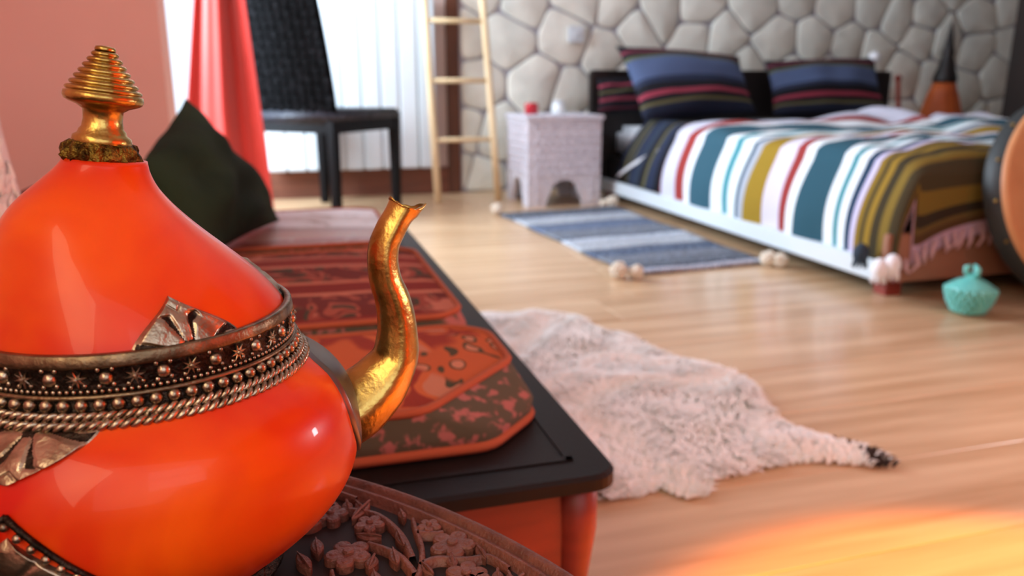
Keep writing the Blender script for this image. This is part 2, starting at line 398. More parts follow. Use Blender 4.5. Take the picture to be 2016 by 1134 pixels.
# ================================================================ LADDER
ld = thing('ladder', 'slim pale wooden ladder leaning on the wall between radiator and stones', 'ladder', (.82, 3.60, 0))
def lad(x, s, off=0): return Vector((x, s*.31+off, s*1.62))
for x in (-.145, .145):
    P = [lad(x*(1-.10*s/6)-.03*s/6, s/6) for s in range(7)]; tube('rail', P, [.017+.001*math.sin(i*2+x) for i in range(7)], M_wood, ld, 8)
for k in range(6):
    s = .175+k*.165; a = lad(-.145*(1-.10*s)-.03*s, s); b = lad(.145*(1-.10*s)-.03*s, s); tube('rung', [a, (a+b)/2, b], .011, M_wood, ld, 8)

# ================================================================ BEDSIDE TABLE (carved, arched legs)
nt = thing('bedside_table', 'square whitewashed carved bedside table with arched legs beside the bed', 'table', (1.205, 3.515, 0))
nh, ns_ = .402, .172
def arch_panel(flip):
    pts = [(-ns_, 0), (-ns_+.085, 0), (-ns_+.085, .055)]
    for k in range(11):
        a = PI-PI*k/10; r = .066*(1 if True else 1); pts.append((r*math.cos(a)*1.1+0, .062+.062*math.sin(a)))
    pts = [(-ns_, 0), (-.088, 0), (-.088, .03), (-.074, .05)] + [(.066*math.cos(PI-PI*k/10), .062+.058*math.sin(PI*k/10)) for k in range(11)] + [(.074, .05), (.088, .03), (.088, 0), (ns_, 0), (ns_, .385), (-ns_, .385)]
    return pts
def arch_z(x):
    x = abs(x)
    if x > .0881: return 0
    if x > .074: return .05-.05*(x-.074)/.0141*.5-.012
    if x > .066: return .05+.012*(.074-x)/.008
    return .062+.058*math.sqrt(max(0, 1-(x/.066)**2))
for k in range(4):
    R = Matrix.Rotation(k*PI/2, 4, 'Z'); xs = [-ns_, -.13, -.0882, -.0880, -.074, -.066]+[-.066+.132*q/16 for q in range(1, 16)]+[.066, .074, .0880, .0882, .13, ns_]
    V, Fc = [], []
    for x in xs:
        for (yy, z) in ((-ns_, arch_z(x)), (-ns_, .385), (-ns_+.02, .385), (-ns_+.02, arch_z(x))): V.append(R @ Vector((x*.999, yy, z)))
    for q in range(len(xs)-1):
        for c in range(4): Fc.append((q*4+c, (q+1)*4+c, (q+1)*4+(c+1) % 4, q*4+(c+1) % 4))
    Fc += [(0, 1, 2, 3), tuple(4*(len(xs)-1)+c for c in (3, 2, 1, 0))]
    pan = mk('side_panel', V, Fc, M_plaster, nt)
    V, Fc = [], []
    to3 = lambda x, z, d, R=R: R @ Vector((x, -ns_-d, z))
    for i in range(-4, 5):
        for j in range(7):
            x = i*.034+(.017 if j % 2 else 0); z = .15+j*.034
            if abs(x) > .155: continue
            petals = []
            for q in range(12): a = q*PI/6; r = .0145*(1 if q % 2 == 0 else .55); petals.append((x+r*math.cos(a), z+r*math.sin(a)))
            extrude_geo(petals, 0, .005, V, Fc, .0015, to3)
    for x in (-.13, .13):
        for z in (.03, .064, .098, .132): extrude_geo([(x+.012*math.cos(q*PI/3), z+.012*math.sin(q*PI/3)) for q in range(6)], 0, .004, V, Fc, .001, to3)
    extrude_geo([(-.165, .372), (.165, .372), (.165, .381), (-.165, .381)], 0, .005, V, Fc, .001, to3)
    mk('carving', V, Fc, M_plaster, pan)
box('table_top', -.182, .182, -.182, .182, .383, nh, M_plaster, nt, bev=.004)
cn = thing('candle', 'small round red candle standing on the whitewashed bedside table', 'candle', (1.105, 3.53, nh))
lathe('wax', [(.027, 0), (.031, .004), (.031, .045), (.028, .05), (.012, .046)], M_red, cn, 28); tube('wick', [(0, 0, .045), (.001, 0, .056)], .0012, M_headboard, cn, 6)
jr = thing('jar', 'small white frosted jar beside the red candle on the bedside table', 'jar', (1.225, 3.5, nh))
lathe('jar_body', [(.027, 0), (.032, .004), (.033, .03), (.029, .044), (.024, .048)], M_glasswhite, jr, 28); lathe('lid', [(.026, .048), (.026, .056), (.02, .06), (.006, .062)], M_white, jr, 28)

# ================================================================ CHAIR
ch = thing('dining_chair', 'black woven-back dining chair seen from behind, in front of the radiator', 'chair', (.18, 3.47, 0), rad(48.6))
def leg(px, py, dx, top=.40):
    bm = bmesh.new(); vs = bx(bm, px-.021, px+.021, py-.021, py+.021, 0, top)
    for v in bm.verts:
        if v.co.z < .01: v.co.x = px+(v.co.x-px)*.8+dx; v.co.y = py+(v.co.y-py)*.8
    bmesh.ops.bevel(bm, geom=bm.edges[:], offset=.004, segments=2, affect='EDGES'); return from_bm('leg', bm, M_chairleg, ch)
for (px, py, dx) in ((-.212, -.198, -.0), (-.212, .198, -.0), (.212, -.198, 0), (.212, .198, 0)): leg(px, py, dx)
bm = bmesh.new()
for a in ((-.2, .2, -.215, -.195), (-.2, .2, .195, .215), (.2, .222, -.2, .2), (-.222, -.2, -.2, .2)): bx(bm, a[0], a[1], a[2], a[3], .35, .40)
from_bm('seat_rail', bm, M_chairleg, ch)
bm = bmesh.new(); bx(bm, -.238, .238, -.224, .224, .385, .437)
bmesh.ops.bevel(bm, geom=bm.edges[:], offset=.014, segments=3, affect='EDGES'); from_bm('seat', bm, M_seat, ch, True)
V = []; Fc = []; nu, nv = 10, 14
for side in (0, 1):
    for i in range(nu+1):
        for j in range(nv+1):
            u = i/nu*2-1; v = j/nv; z = .43+v*.56; xx = -.222-.10*v**1.3-.02*(1-u*u)*v+(.024 if side else 0)
            V.append((xx, u*(.215-.012*v), z-(.02*u*u if j == nv else 0)))
gi = lambda s, i, j: s*(nu+1)*(nv+1)+i*(nv+1)+j
for s in (0, 1):
    for i in range(nu):
        for j in range(nv):
            f = (gi(s, i, j), gi(s, i+1, j), gi(s, i+1, j+1), gi(s, i, j+1)); Fc.append(f if s == 0 else f[::-1])
for i in range(nu): Fc += [(gi(0, i, 0), gi(1, i, 0), gi(1, i+1, 0), gi(0, i+1, 0)), (gi(0, i, nv), gi(0, i+1, nv), gi(1, i+1, nv), gi(1, i, nv))]
for j in range(nv): Fc += [(gi(0, 0, j), gi(0, 0, j+1), gi(1, 0, j+1), gi(1, 0, j)), (gi(0, nu, j), gi(1, nu, j), gi(1, nu, j+1), gi(0, nu, j+1))]
bo = mk('backrest', V, Fc, M_chair, ch)
V, Fc = [], []
for j in range(16):                                   # raised weave bands across the back
    for i in range(11):
        u = -.93+i*.186; v = .03+j*.061; z = .43+v*.56
        xx = -.222-.10*v**1.3-.02*(1-u*u)*v; y0 = u*(.215-.012*v)
        if (i+j) % 2: bxp = (.019, .010)
        else: bxp = (.010, .015)
        extrude_geo([(y0-bxp[0], z-bxp[1]), (y0+bxp[0], z-bxp[1]), (y0+bxp[0], z+bxp[1]), (y0-bxp[0], z+bxp[1])], 0, .006, V, Fc, .002, lambda a, b, d, xx=xx: Vector((xx-d, a, b)))
mk('weave', V, Fc, M_chair, bo)

# ================================================================ BED
BX0, BX1, BY0, BY1 = 1.475, 3.10, 1.64, 3.60
bed = thing('bed', 'low double bed with white side panel, tan foot panel and dark headboard', 'bed', (BX0, BY0, 0))
bl = lambda a: (a[0]-BX0, a[1]-BX0, a[2]-BY0, a[3]-BY0, a[4], a[5])
box('side_panel', *bl((BX0-.02, BX0+.01, BY0, BY1, .045, .098)), M_white, bed, bev=.004)
box('side_panel', *bl((BX1-.01, BX1+.02, BY0, BY1, .045, .098)), M_white, bed, bev=.004)
box('foot_panel', *bl((BX0-.02, BX1+.02, BY0-.022, BY0-.001, .045, .172)), M_tan, bed, bev=.003)
box('slat_base', *bl((BX0+.040, BX1-.04, BY0+.01, BY1, .06, .19)), M_headboard, bed, bev=0)
box('headboard', *bl((1.430, 3.14, BY1+.01, BY1+.06, .02, .60)), M_headboard, bed, bev=.008)
bm = bmesh.new(); bx(bm, *bl((BX0+.075, BX1-.03, BY0+.03, BY1, .19, .340))); bmesh.ops.bevel(bm, geom=bm.edges[:], offset=.03, segments=4, affect='EDGES')
from_bm('mattress', bm, M_whitesoft, bed, True)
for x in (BX0+.02, BX1-.07):
    for y in (BY0+.01, BY1-.08): box('leg', *bl((x, x+.05, y, y+.05, 0, .06)), M_redwood, bed, bev=.003)
def drape(name, X0, X1, Ya, Yb, top, dl, dr, df, lift, m, sd, wr=.006, nu=110, nv=70, flip=False, uvf=None, th=.006, lowfn=None, bulge=.0, slant=0, rr=.14):
    """cloth over the bed: u runs from the head (0) down to the foot (1, hanging df over the foot edge), v from the left hem over the top to the right hem"""
    Lu = (Ya-Yb)+df; Lv = dl+(X1-X0)+dr
    def f(u, v):
        s = u*Lu; t = v*Lv
        dL = lowfn(Ya-s) if lowfn else dl
        if t < dl:
            k = 1-t/dl; drop1 = dL*k; x = X0-lift-.045*k-.022*math.sin(k*PI)-.010*k*math.sin(s*21+sd)-bulge*k
        elif t > Lv-dr: k = (t-(Lv-dr))/dr; drop1 = dr*k; x = X1+lift+.01*math.sin(s*17)
        else: drop1 = 0; x = X0-lift+(X1-X0+2*lift)*(t-dl)/(X1-X0)
        if s > Ya-Yb: d2 = s-(Ya-Yb); y = Yb-lift-.01*math.sin(x*15)*d2/max(df, .01)
        else: d2 = 0; y = Ya-s
        if slant and t < dl: y += slant*(1-t/dl)*(1-u)
        # rounded shoulders
        ex = min(x-(X0-lift), (X1+lift)-x) if drop1 == 0 else 0
        sh = 0
        if drop1 == 0 and ex < rr: sh += rr*.40*(1-math.sqrt(max(0, 1-(1-ex/rr)**2)))
        ey = y-(Yb-lift)
        if d2 == 0 and df > 0 and 0 <= ey < rr: sh += rr*.40*(1-math.sqrt(max(0, 1-(1-ey/rr)**2)))
        n = noise.noise(Vector((x*3.2, y*3.2, sd)))*wr*2.2+noise.noise(Vector((x*9, y*6, sd+5)))*wr+abs(noise.noise(Vector((x*5, y*4, sd+9))))*wr*2
        if wr > .01: n *= 1+1.6*smooth01((y-2.1)/.5)*smooth01((x-1.9)/.5)
        e0 = rr*.40 if (drop1 > 0) else (rr*.40 if d2 > 0 else sh)
        if d2 > 0 and drop1 == 0: e0 += .10*math.exp(-max(0, x-X0)/.13)*d2/df
        z = top-e0-(drop1*(1-e0/max(dl, .01)) if drop1 else 0)-(d2*.9 if drop1 == 0 else d2*.45)+(n if drop1 == 0 and d2 == 0 else n*.2)
        return (x, y, max(z, .052))
    return grid_mesh(name, f, nu, nv, m, thick=th, uvf=uvf)
navy, nav2, blu, redl, olv, blk = (30,38,58), (40,50,74), (78,94,128), (150,56,74), (96,92,60), (20,20,28)
duvet_m = stripe_mat('navy_striped_cover', [(0, navy), (.10, olv), (.15, (40,42,52)), (.22, olv), (.26, nav2), (.40, (44,56,74)), (.52, (30,34,46)), (.56, blk), (.62, olv), (.67, nav2), (.8, blk), (.9, redl), (.93, navy)], 'v')
duv = drape('bed_cover', BX0+.10, BX1-.05, 3.31, 2.66, .370, .285, .2, 0, .015, duvet_m, 3, .007, nu=60, uvf=lambda u, v: (v*8, (u*1.6) % 1),
            slant=.16, bulge=.012, rr=.05)
tag(duv, 'navy and black striped bed cover, dark layer under the pale striped blanket', 'bed cover')
hem = grid_mesh('hem_band', lambda u, v: (BX0+.006+.040*u, 3.40-.33*u-.012*v, .11+.14*u+.020*v+.01*math.sin(u*PI)), 16, 3, M_whitesoft, duv, thick=.004); hem['label'] = 'pale turned-back hem'
Yt, Yf = 2.90, 1.640
cols = [(3.0, (214,216,232)), (2.865, (160,58,54)), (2.80, (240,246,250)), (2.735, (52,92,108)), (2.585, (240,248,250)), (2.515, (76,150,160)), (2.475, (240,248,250)),
        (2.415, (50,84,104)), (2.39, (176,184,196)), (2.355, (160,130,40)), (2.265, (222,216,232)), (2.17, (154,56,54)), (2.125, (240,248,250)), (2.08, (44,86,102)),
        (1.955, (238,248,252)), (1.915, (56,140,150)), (1.895, (236,246,252)), (1.86, (36,62,88)), (1.835, (206,200,230)), (1.81, (140,112,36)), (1.79, (72,62,34)), (1.775, (150,120,40)),
        (1.75, (60,52,32)), (1.725, (130,108,44)), (1.70, (70,62,40)), (1.67, (120,100,40)), (1.63, (52,44,32)), (1.61, (104,84,44)), (1.595, (86,62,36)), (1.583, (188,160,180))]
Lu = (Yt-Yf)+.15
# stripes fan out as they cross the bed; the last ones end in the foot drop
def blanket_uv(u, v):
    s_ = u*Lu; Y = Yt-s_; X = max(0, v-.15)*2.05; g_ = smooth01((Y-1.70)/.8)
    return ((v*8), (Yt-(Y+.34*g_*min(X, 1.2)))/Lu+.0001 if Y+.34*g_*min(X, 1.2) < Yt else .0001)
bst = [(max(0, (Yt-(y-.055))/Lu), c) for (y, c) in cols if y-.055 > Yf-.15]
blanket_m = stripe_mat('serape_stripes', bst, 'v', .9, bump=.5)
blk_ = drape('blanket', BX0+.075, BX1-.03, Yt, Yf, .380, .296, .2, .15, .03, blanket_m, 8, .011, nu=190, nv=120, uvf=blanket_uv, th=.007, bulge=.0)
tag(blk_, 'multicoloured striped woven blanket, white teal red and mustard, spread over the bed', 'blanket')
V, Fc = [], []
rf = random.Random(5)
for k in range(60):                                   # knotted fringe along the foot hem and the corner
    t = k/59; x = BX0-.03+(BX1-BX0+.04)*t; y = Yf-.036; z = .196-.095*math.exp(-max(0, x-BX0-.03)/.13)
    L_ = rf.uniform(.03, .05); tube_geo([(x, y, z+.01), (x+rf.uniform(-.01,.01), y-.006, z-L_*.5), (x+rf.uniform(-.015,.015), y-.002, z-L_)], [.004, .006, .003], 5, V, Fc)
fr = mk('fringe', V, Fc, mat('fringe_wool', (206,170,176), .95), blk_, True); fr['kind'] = 'stuff'
for (x, y, z, m_) in ((BX0-.055, Yf+.03, .115, mat('navy_tassel', (40,56,70), .9)), (BX0-.045, Yf-.03, .088, M_whitesoft), (BX0-.02, Yf-.045, .10, M_whitesoft)):
    V, Fc = [], []; sphere_geo((x, y, z), .021, V, Fc, 10, 7, (1, 1, 1.35))
    for k in range(8): a = k*PI/4; tube_geo([(x+.01*math.cos(a), y+.01*math.sin(a), z), (x+.017*math.cos(a), y+.017*math.sin(a), z-.036)], [.005, .003], 5, V, Fc)
    mk('tassel', V, Fc, m_, blk_, True)
def pillow(name, C4, puff, m, uvs=(1, 1), wr=.006, sd=0, nrm=None, n=26, parent=None):
    """C4 = top-left, top-right, bottom-right, bottom-left; a stuffed cover with pinched corners"""
    a, b, c, d = [Vector(p) for p in C4]; nn = (b-a).cross(d-a).normalized() if nrm is None else Vector(nrm).normalized()
    V, U, Fc = [], [], []
    for s in (1, -1):
        for i in range(n+1):
            for j in range(n+1):
                u = i/n; v = j/n; p = a*(1-u)*(1-v)+b*u*(1-v)+c*u*v+d*(1-u)*v
                eu = math.sin(PI*u); ev = math.sin(PI*v); t = (max(0, eu*ev))**.48
                cen = a*.25+b*.25+c*.25+d*.25
                pin = .06*((1-eu)*(ev)+(1-ev)*(eu))-0; p = p+(cen-p)*pin*.9
                w_ = noise.noise(Vector((u*4, v*4, sd)))*wr*3*t
                V.append(p+nn*(s*(puff*t+w_))); U.append((u*uvs[0], v*uvs[1]))
    N = (n+1)*(n+1)
    for s in (0, 1):
        for i in range(n):
            for j in range(n):
                f = (s*N+i*(n+1)+j, s*N+(i+1)*(n+1)+j, s*N+(i+1)*(n+1)+j+1, s*N+i*(n+1)+j+1); Fc.append(f[::-1] if s == 0 else f)
    o = mk(name, V, Fc, m, parent, True, U); bm = bmesh.new(); bm.from_mesh(o.data); bmesh.ops.remove_doubles(bm, verts=bm.verts, dist=.0006); bmesh.ops.recalc_face_normals(bm, faces=bm.faces); bm.to_mesh(o.data); bm.free()
    return o
pm = stripe_mat('navy_blue_striped_pillowcase', [(0, blk), (.10, (120,48,64)), (.14, blk), (.20, (92,96,70)), (.25, blu), (.55, nav2), (.62, blk), (.72, redl), (.78, blk), (.84, olv), (.88, navy)], 'v')
pm0 = stripe_mat('red_striped_pillowcase', [(0, blk), (.2, redl), (.28, blk), (.4, olv), (.46, blk), (.6, (130,50,66)), (.7, blk), (.86, (80,26,40)), (.93, blk)], 'v')
p1 = pillow('bed_pillow', [(1.495, 3.49, .705), (2.14, 3.50, .665), (2.11, 3.26, .405), (1.50, 3.18, .385)], .085, pm, sd=1)
tag(p1, 'large navy and blue striped pillow propped on the left half of the bed', 'pillow', 'striped bed pillows')
p2 = pillow('bed_pillow', [(2.285, 3.50, .645), (2.92, 3.50, .665), (2.87, 3.30, .39), (2.22, 3.30, .39)], .07, pm, sd=7)
tag(p2, 'navy and blue striped pillow propped on the right half of the bed', 'pillow', 'striped bed pillows')
p0 = pillow('bed_pillow', [(1.445, 3.588, .56), (1.80, 3.588, .58), (1.80, 3.53, .41), (1.42, 3.50, .40)], .024, pm0, sd=4)
tag(p0, 'dark red-striped pillow tucked behind the large left pillow', 'pillow', 'striped bed pillows')
V, Fc = [], []; sphere_geo((2.92, 3.50, .665), .030, V, Fc, 10, 7); mk('corner_pompom', V, Fc, M_whitesoft, p2, True)

# ================================================================ RIGHT BACKGROUND
bt = thing('floor_bottle', 'tall tapering orange leather bottle with a dark neck by the stone wall behind the bed', 'bottle', (3.61, 3.74, 0))
lathe('bottle_body', [(.15, 0), (.165, .02), (.155, .15), (.128, .30), (.10, .40), (.072, .49), (.06, .54)], M_orangelamp, bt, 32)
lathe('neck', [(.06, .54), (.066, .55), (.06, .58), (.045, .62), (.036, .66), (.030, .68), (.034, .70), (.024, .74), (.012, .82), (.004, .86)], M_headboard, bt, 24)
for a in range(6):
    aa = a*PI/3; tube('seam', [(.157*math.cos(aa), .157*math.sin(aa), .15), (.13*math.cos(aa), .13*math.sin(aa), .30), (.074*math.cos(aa), .074*math.sin(aa), .49)], .004, M_orangelamp, bt, 5)
stk = thing('walking_stick', 'thin reddish brown stick leaning on the stone wall left of the orange bottle', 'stick', (3.34, 3.70, 0))
tube('shaft', [(0, 0, .006), (.02, .07, .3), (.05, .15, .56)], [.017, .014, .011], M_redwood, stk, 8)
V, Fc = [], []; sphere_geo((.05, .152, .565), .02, V, Fc, 10, 7); mk('knob', V, Fc, M_redwood, stk, True)
wd = thing('wardrobe', 'very dark brown wardrobe at the right end of the stone wall', 'wardrobe', (3.62, 2.5, 0))
M_ward = mat('dark_walnut', (44,28,20), .5, c2=(32,20,15), scale=8, stretch=(3,3,.3))
box('body', .02, .62, 0, .86, .06, 2.0, M_ward, wd, bev=.004); box('plinth', .04, .6, .02, .84, 0, .06, M_ward, wd, bev=0)
for k in range(2):
    dr = box('door', -.004, .02, .01+k*.42, .425+k*.42, .09, 1.96, M_ward, wd, bev=.004)
    box('door_moulding', -.012, -.004, .06+k*.42, .375+k*.42, .16, 1.88, M_ward, dr, bev=.004)
    lathe('handle', [(.006, 0), (.006, .012), (.012, .018), (.010, .026), (.003, .029)], M_brass, dr, 14, M=Matrix.Translation((-.004, .39+k*.07, 1.0)) @ Matrix.Rotation(-PI/2, 4, 'Y'))
# frame drum leaning on the bed foot
fd = thing('frame_drum', 'large round amber frame drum with dark rim leaning against the bed foot', 'drum', (1.935, 1.47, .0))
Rm = Matrix.Translation((0, .055, .262)) @ Matrix.Rotation(rad(90-17), 4, 'X')
Rd = .262
lathe('rim', [(Rd, -.035), (Rd, .035), (Rd-.012, .035), (Rd-.012, -.035)], M_drumrim, fd, 64, M=Rm, cap=False)
lathe('drum_skin', [(Rd+.002, .020), (Rd+.002, .036), (Rd-.01, .0385), (Rd*.6, .038), (.0004, .038)], M_amber, fd, 64, M=Rm, cap=False)
V, Fc = [], []
for k in range(16): a = k*PI/8; sphere_geo(Rm @ Vector(((Rd+.003)*math.cos(a), (Rd+.003)*math.sin(a), .005)), .005, V, Fc, 6, 4)
mk('rim_nails', V, Fc, M_brass, fd, True)['kind'] = 'stuff'
# turquoise lidded pot, scaled like a cone
tp_ = thing('turquoise_pot', 'small turquoise scaly ceramic pot with a knobbed lid on the floor at the bed foot', 'pot', (1.575, 1.465, 0)); tp_.scale = (.80, .80, .84)
prof = [(.026, 0), (.034, .004), (.048, .018), (.059, .040), (.0655, .062), (.067, .074)]
lathe('pot_body', prof, M_teal, tp_, 48)
V, Fc = [], []
for j in range(5):
    z = .015+j*.014; r = float(np.interp(z, [p[1] for p in prof], [p[0] for p in prof]))
    for k in range(20):
        a = (k+.5*(j % 2))*PI/10; sphere_geo((r*math.cos(a), r*math.sin(a), z), .0085, V, Fc, 6, 4, (1, 1, 1.1))
mk('scale', V, Fc, M_teal, tp_, True)['kind'] = 'stuff'
ldp = lathe('lid', [(.068, .074), (.068, .079), (.060, .085), (.042, .097), (.024, .105), (.015, .109), (.012, .114)], M_teal, tp_, 48)
for k in range(3):
    a = .4+k*2*PI/3; P = [(.004*math.cos(a), .004*math.sin(a), .112), (.02*math.cos(a), .02*math.sin(a), .122), (.021*math.cos(a), .021*math.sin(a), .134), (.008*math.cos(a), .008*math.sin(a), .140)]
    tube('knob_loop', P, [.007, .008, .008, .006], M_teal, ldp, 8)

# ================================================================ WOVEN RUG WITH POMPOMS
gr, lg, dk, md = (98,102,108), (192,196,200), (48,50,56), (120,124,130)
rug_m = stripe_mat('flatweave_rug', [(0, (196,196,206)), (.035, dk), (.06, gr), (.13, md), (.20, (70,84,108)), (.27, gr), (.30, lg), (.42, (206,214,226)), (.45, gr), (.49, md), (.60, (96,110,136)), (.70, gr), (.73, lg), (.84, (190,202,220)), (.86, gr), (.97, dk)],
                    'v', .95, motif=[(14, (62,74,98), .56, 6, 9), (9, (156,170,192), .60, 7, 14)], bump=.6)
cr = [(.945, 2.031), (1.414, 2.067), (1.405, 3.235), (.857, 3.165)]
def rugf(u, v):
    a, b, c, d = [Vector((*p, 0)) for p in cr]; p = (a*(1-u)+b*u)*(1-v)+(d*(1-u)+c*u)*v
    return (p.x+.004*math.sin(v*17), p.y, .007+.0015*math.sin(u*9+v*12))
rug = grid_mesh('rug', rugf, 24, 60, rug_m, thick=.007)
tag(rug, 'small grey-blue patterned flatweave rug with cream pompoms beside the bed', 'rug')
for i, (px, py, r) in enumerate([(.899, 2.022, .026), (.942, 2.0, .022), (1.400, 2.040, .026), (1.422, 2.015, .024), (.852, 3.20, .026), (1.40, 3.25, .028), (1.365, 3.26, .02)]):
    V, Fc = [], []; sphere_geo((px, py, r*.95), r*.8, V, Fc, 10, 7)
    for k in range(70):
        d = Vector((rf.gauss(0, 1), rf.gauss(0, 1), rf.gauss(0, 1))).normalized(); c0 = Vector((px, py, r*.95)); e = c0+d*r; e.z = max(.001, e.z)
        sphere_geo(c0+(e-c0)*.82, r*.24, V, Fc, 5, 3)
    V = [Vector((v[0], v[1], max(v[2], .0005))) for v in V]; mk('pompom', V, Fc, M_cream, rug, True)

# ================================================================ HIDE RUG
OUT = [(.262,1.60),(.285,1.70),(.34,1.745),(.439,1.767),(.541,1.724),(.60,1.70),(.640,1.664),(.662,1.586),(.690,1.50),(.712,1.464),(.707,1.395),(.740,1.347),(.765,1.29),(.771,1.242),(.793,1.19),(.782,1.13),(.769,1.104),(.753,1.043),
       (.777,.975),(.800,.925),(.822,.890),(.822,.846),(.790,.858),(.718,.892),(.665,.896),(.600,.890),(.545,.884),(.533,.862),(.506,.838),(.484,.850),(.468,.884),(.44,.872),(.40,.872),(.33,.885),(.275,.90),(.262,1.0),(.266,1.2),(.258,1.4)]
def inside(x, y):
    c = False; n = len(OUT)
    for i in range(n):
        (x1, y1), (x2, y2) = OUT[i], OUT[(i+1) % n]
        if (y1 > y) != (y2 > y) and x < (x2-x1)*(y-y1)/(y2-y1)+x1: c = not c
    return c
def edged(x, y):
    best = 9
    for i in range(len(OUT)):
        (x1, y1), (x2, y2) = OUT[i], OUT[(i+1) % len(OUT)]; dx, dy = x2-x1, y2-y1; t = max(0, min(1, ((x-x1)*dx+(y-y1)*dy)/(dx*dx+dy*dy)))
        best = min(best, math.hypot(x-x1-t*dx, y-y1-t*dy))
    return best
g = .0125; idx = {}; V, Fc, FM = [], [], []
def hz(x, y, e): return .003+min(1, e/.03)*.010+max(0, noise.noise(Vector((x*7, y*7, 2))))*.030*min(1, e/.05)+noise.noise(Vector((x*22, y*22, 5)))*.004*min(1, e/.03)+.002
for i in range(int(.1/g), int(.85/g)+1):
    for j in range(int(.8/g), int(1.8/g)+1):
        x, y = i*g, j*g
        if inside(x, y):
            e = edged(x, y); idx[i, j] = len(V); V.append((x, y, max(.003, hz(x, y, e))))
for (i, j) in list(idx):
    q = [(i, j), (i+1, j), (i+1, j+1), (i, j+1)]
    if all(k in idx for k in q):
        Fc.append(tuple(idx[k] for k in q)); FM.append(1 if (i*g > .788 and j*g < .90) else 0)
hide = mk('hide_rug', V, Fc, M_fur, None, True, mats=[M_fur, M_furtip], fm=FM)
tag(hide, 'cream white animal hide rug with a dark pointed tip lying on the oak floor', 'rug')
sm = hide.modifiers.new('thickness', 'SOLIDIFY'); sm.thickness = .003; sm.offset = -1
V, Fc, FM = [], [], []
for k in range(26000):
    x = rf.uniform(.255, .83); y = rf.uniform(.83, 1.78)
    if not inside(x, y): continue
    e = edged(x, y); z = hz(x, y, e); a = noise.noise(Vector((x*6, y*6, 9)))*5+rf.uniform(-.6, .6); L_ = rf.uniform(.012, .028) if e > .02 else rf.uniform(.012, .022)
    dx, dy = math.cos(a), math.sin(a); w2 = .0024
    b = len(V); V += [(x-dy*w2, y+dx*w2, z-.001), (x+dy*w2, y-dx*w2, z-.001), (x+dx*L_*.5+dy*w2*.7, y+dy*L_*.5-dx*w2*.7, z+.008), (x+dx*L_*.5-dy*w2*.7, y+dy*L_*.5+dx*w2*.7, z+.008), (x+dx*L_, y+dy*L_, z+.006)]
    Fc += [(b, b+1, b+2, b+3), (b+3, b+2, b+4)]; t_ = 1 if (x > .79 and y < .895 and rf.random() < .8) or (abs(x-.712) < .012 and abs(y-1.455) < .015) or (abs(x-.80) < .01 and abs(y-.92) < .02) else 0; FM += [t_, t_]
fu = mk('fur', V, Fc, M_fur, hide, False, mats=[M_fur, M_furtip], fm=FM); fu['kind'] = 'stuff'

# ================================================================ LOW BENCH
BZ = .25
bn = thing('low_bench', 'low black-topped bench with red lacquered sides and curved legs behind the teapot', 'bench', (-.24, 1.12, 0))
def rrect(x0, x1, y0, y1, r, n=6):
    out = []
    for (cx, cy, a0) in ((x1-r, y1-r, 0), (x0+r, y1-r, 90), (x0+r, y0+r, 180), (x1-r, y0+r, 270)):
        for k in range(n+1): a = rad(a0+90*k/n); out.append((cx+r*math.cos(a), cy+r*math.sin(a)))
    return out
ex0, ex1, ey0, ey1 = -.46, .478, -.605, .60
V, Fc = [], []; extrude_geo(rrect(ex0, ex1, ey0, ey1, .022), BZ-.013, BZ, V, Fc, .003)
n = 28; Fc.append(tuple(reversed(range(n)))); mk('bench_top', V, Fc, M_dark, bn)
bm = bmesh.new()                                    # the raised lip around the top
for (a, b_, c, d) in ((ex0+.03, ex1-.03, ey0+.03, ey0+.036), (ex0+.03, ex1-.03, ey1-.036, ey1-.03), (ex1-.036, ex1-.03, ey0+.03, ey1-.03)): bx(bm, a, b_, c, d, BZ-.001, BZ+.0015)
from_bm('inlay_line', bm, M_dark, bn)
box('side_panel', ex0+.03, ex1-.04, ey0+.022, ey0+.04, .075, BZ-.013, M_redwood, bn, bev=.002)
box('side_panel', ex1-.036, ex1-.018, ey0+.04, ey1-.04, .075, BZ-.013, M_redwood, bn, bev=.002)
box('side_panel', ex0+.03, ex1-.04, ey1-.04, ey1-.022, .075, BZ-.013, M_redwood, bn, bev=.002)
for (sx, sy) in ((1, -1), (1, 1), (-1, -1), (-1, 1)):
    cx = ex1-.028 if sx > 0 else ex0+.028; cy = (ey0+.03) if sy < 0 else ey1-.03
    P = [(cx, cy, BZ-.013), (cx+sx*.001, cy+sy*.001, .19), (cx-sx*.002, cy-sy*.002, .14), (cx+sx*.004, cy+sy*.002, .09), (cx+sx*.014, cy+sy*.006, .045), (cx+sx*.024, cy+sy*.010, .018), (cx+sx*.027, cy+sy*.012, .001)]
    tube('leg', P, [.0185, .017, .0145, .0125, .0125, .015, .017], M_redwood, bn, 12)
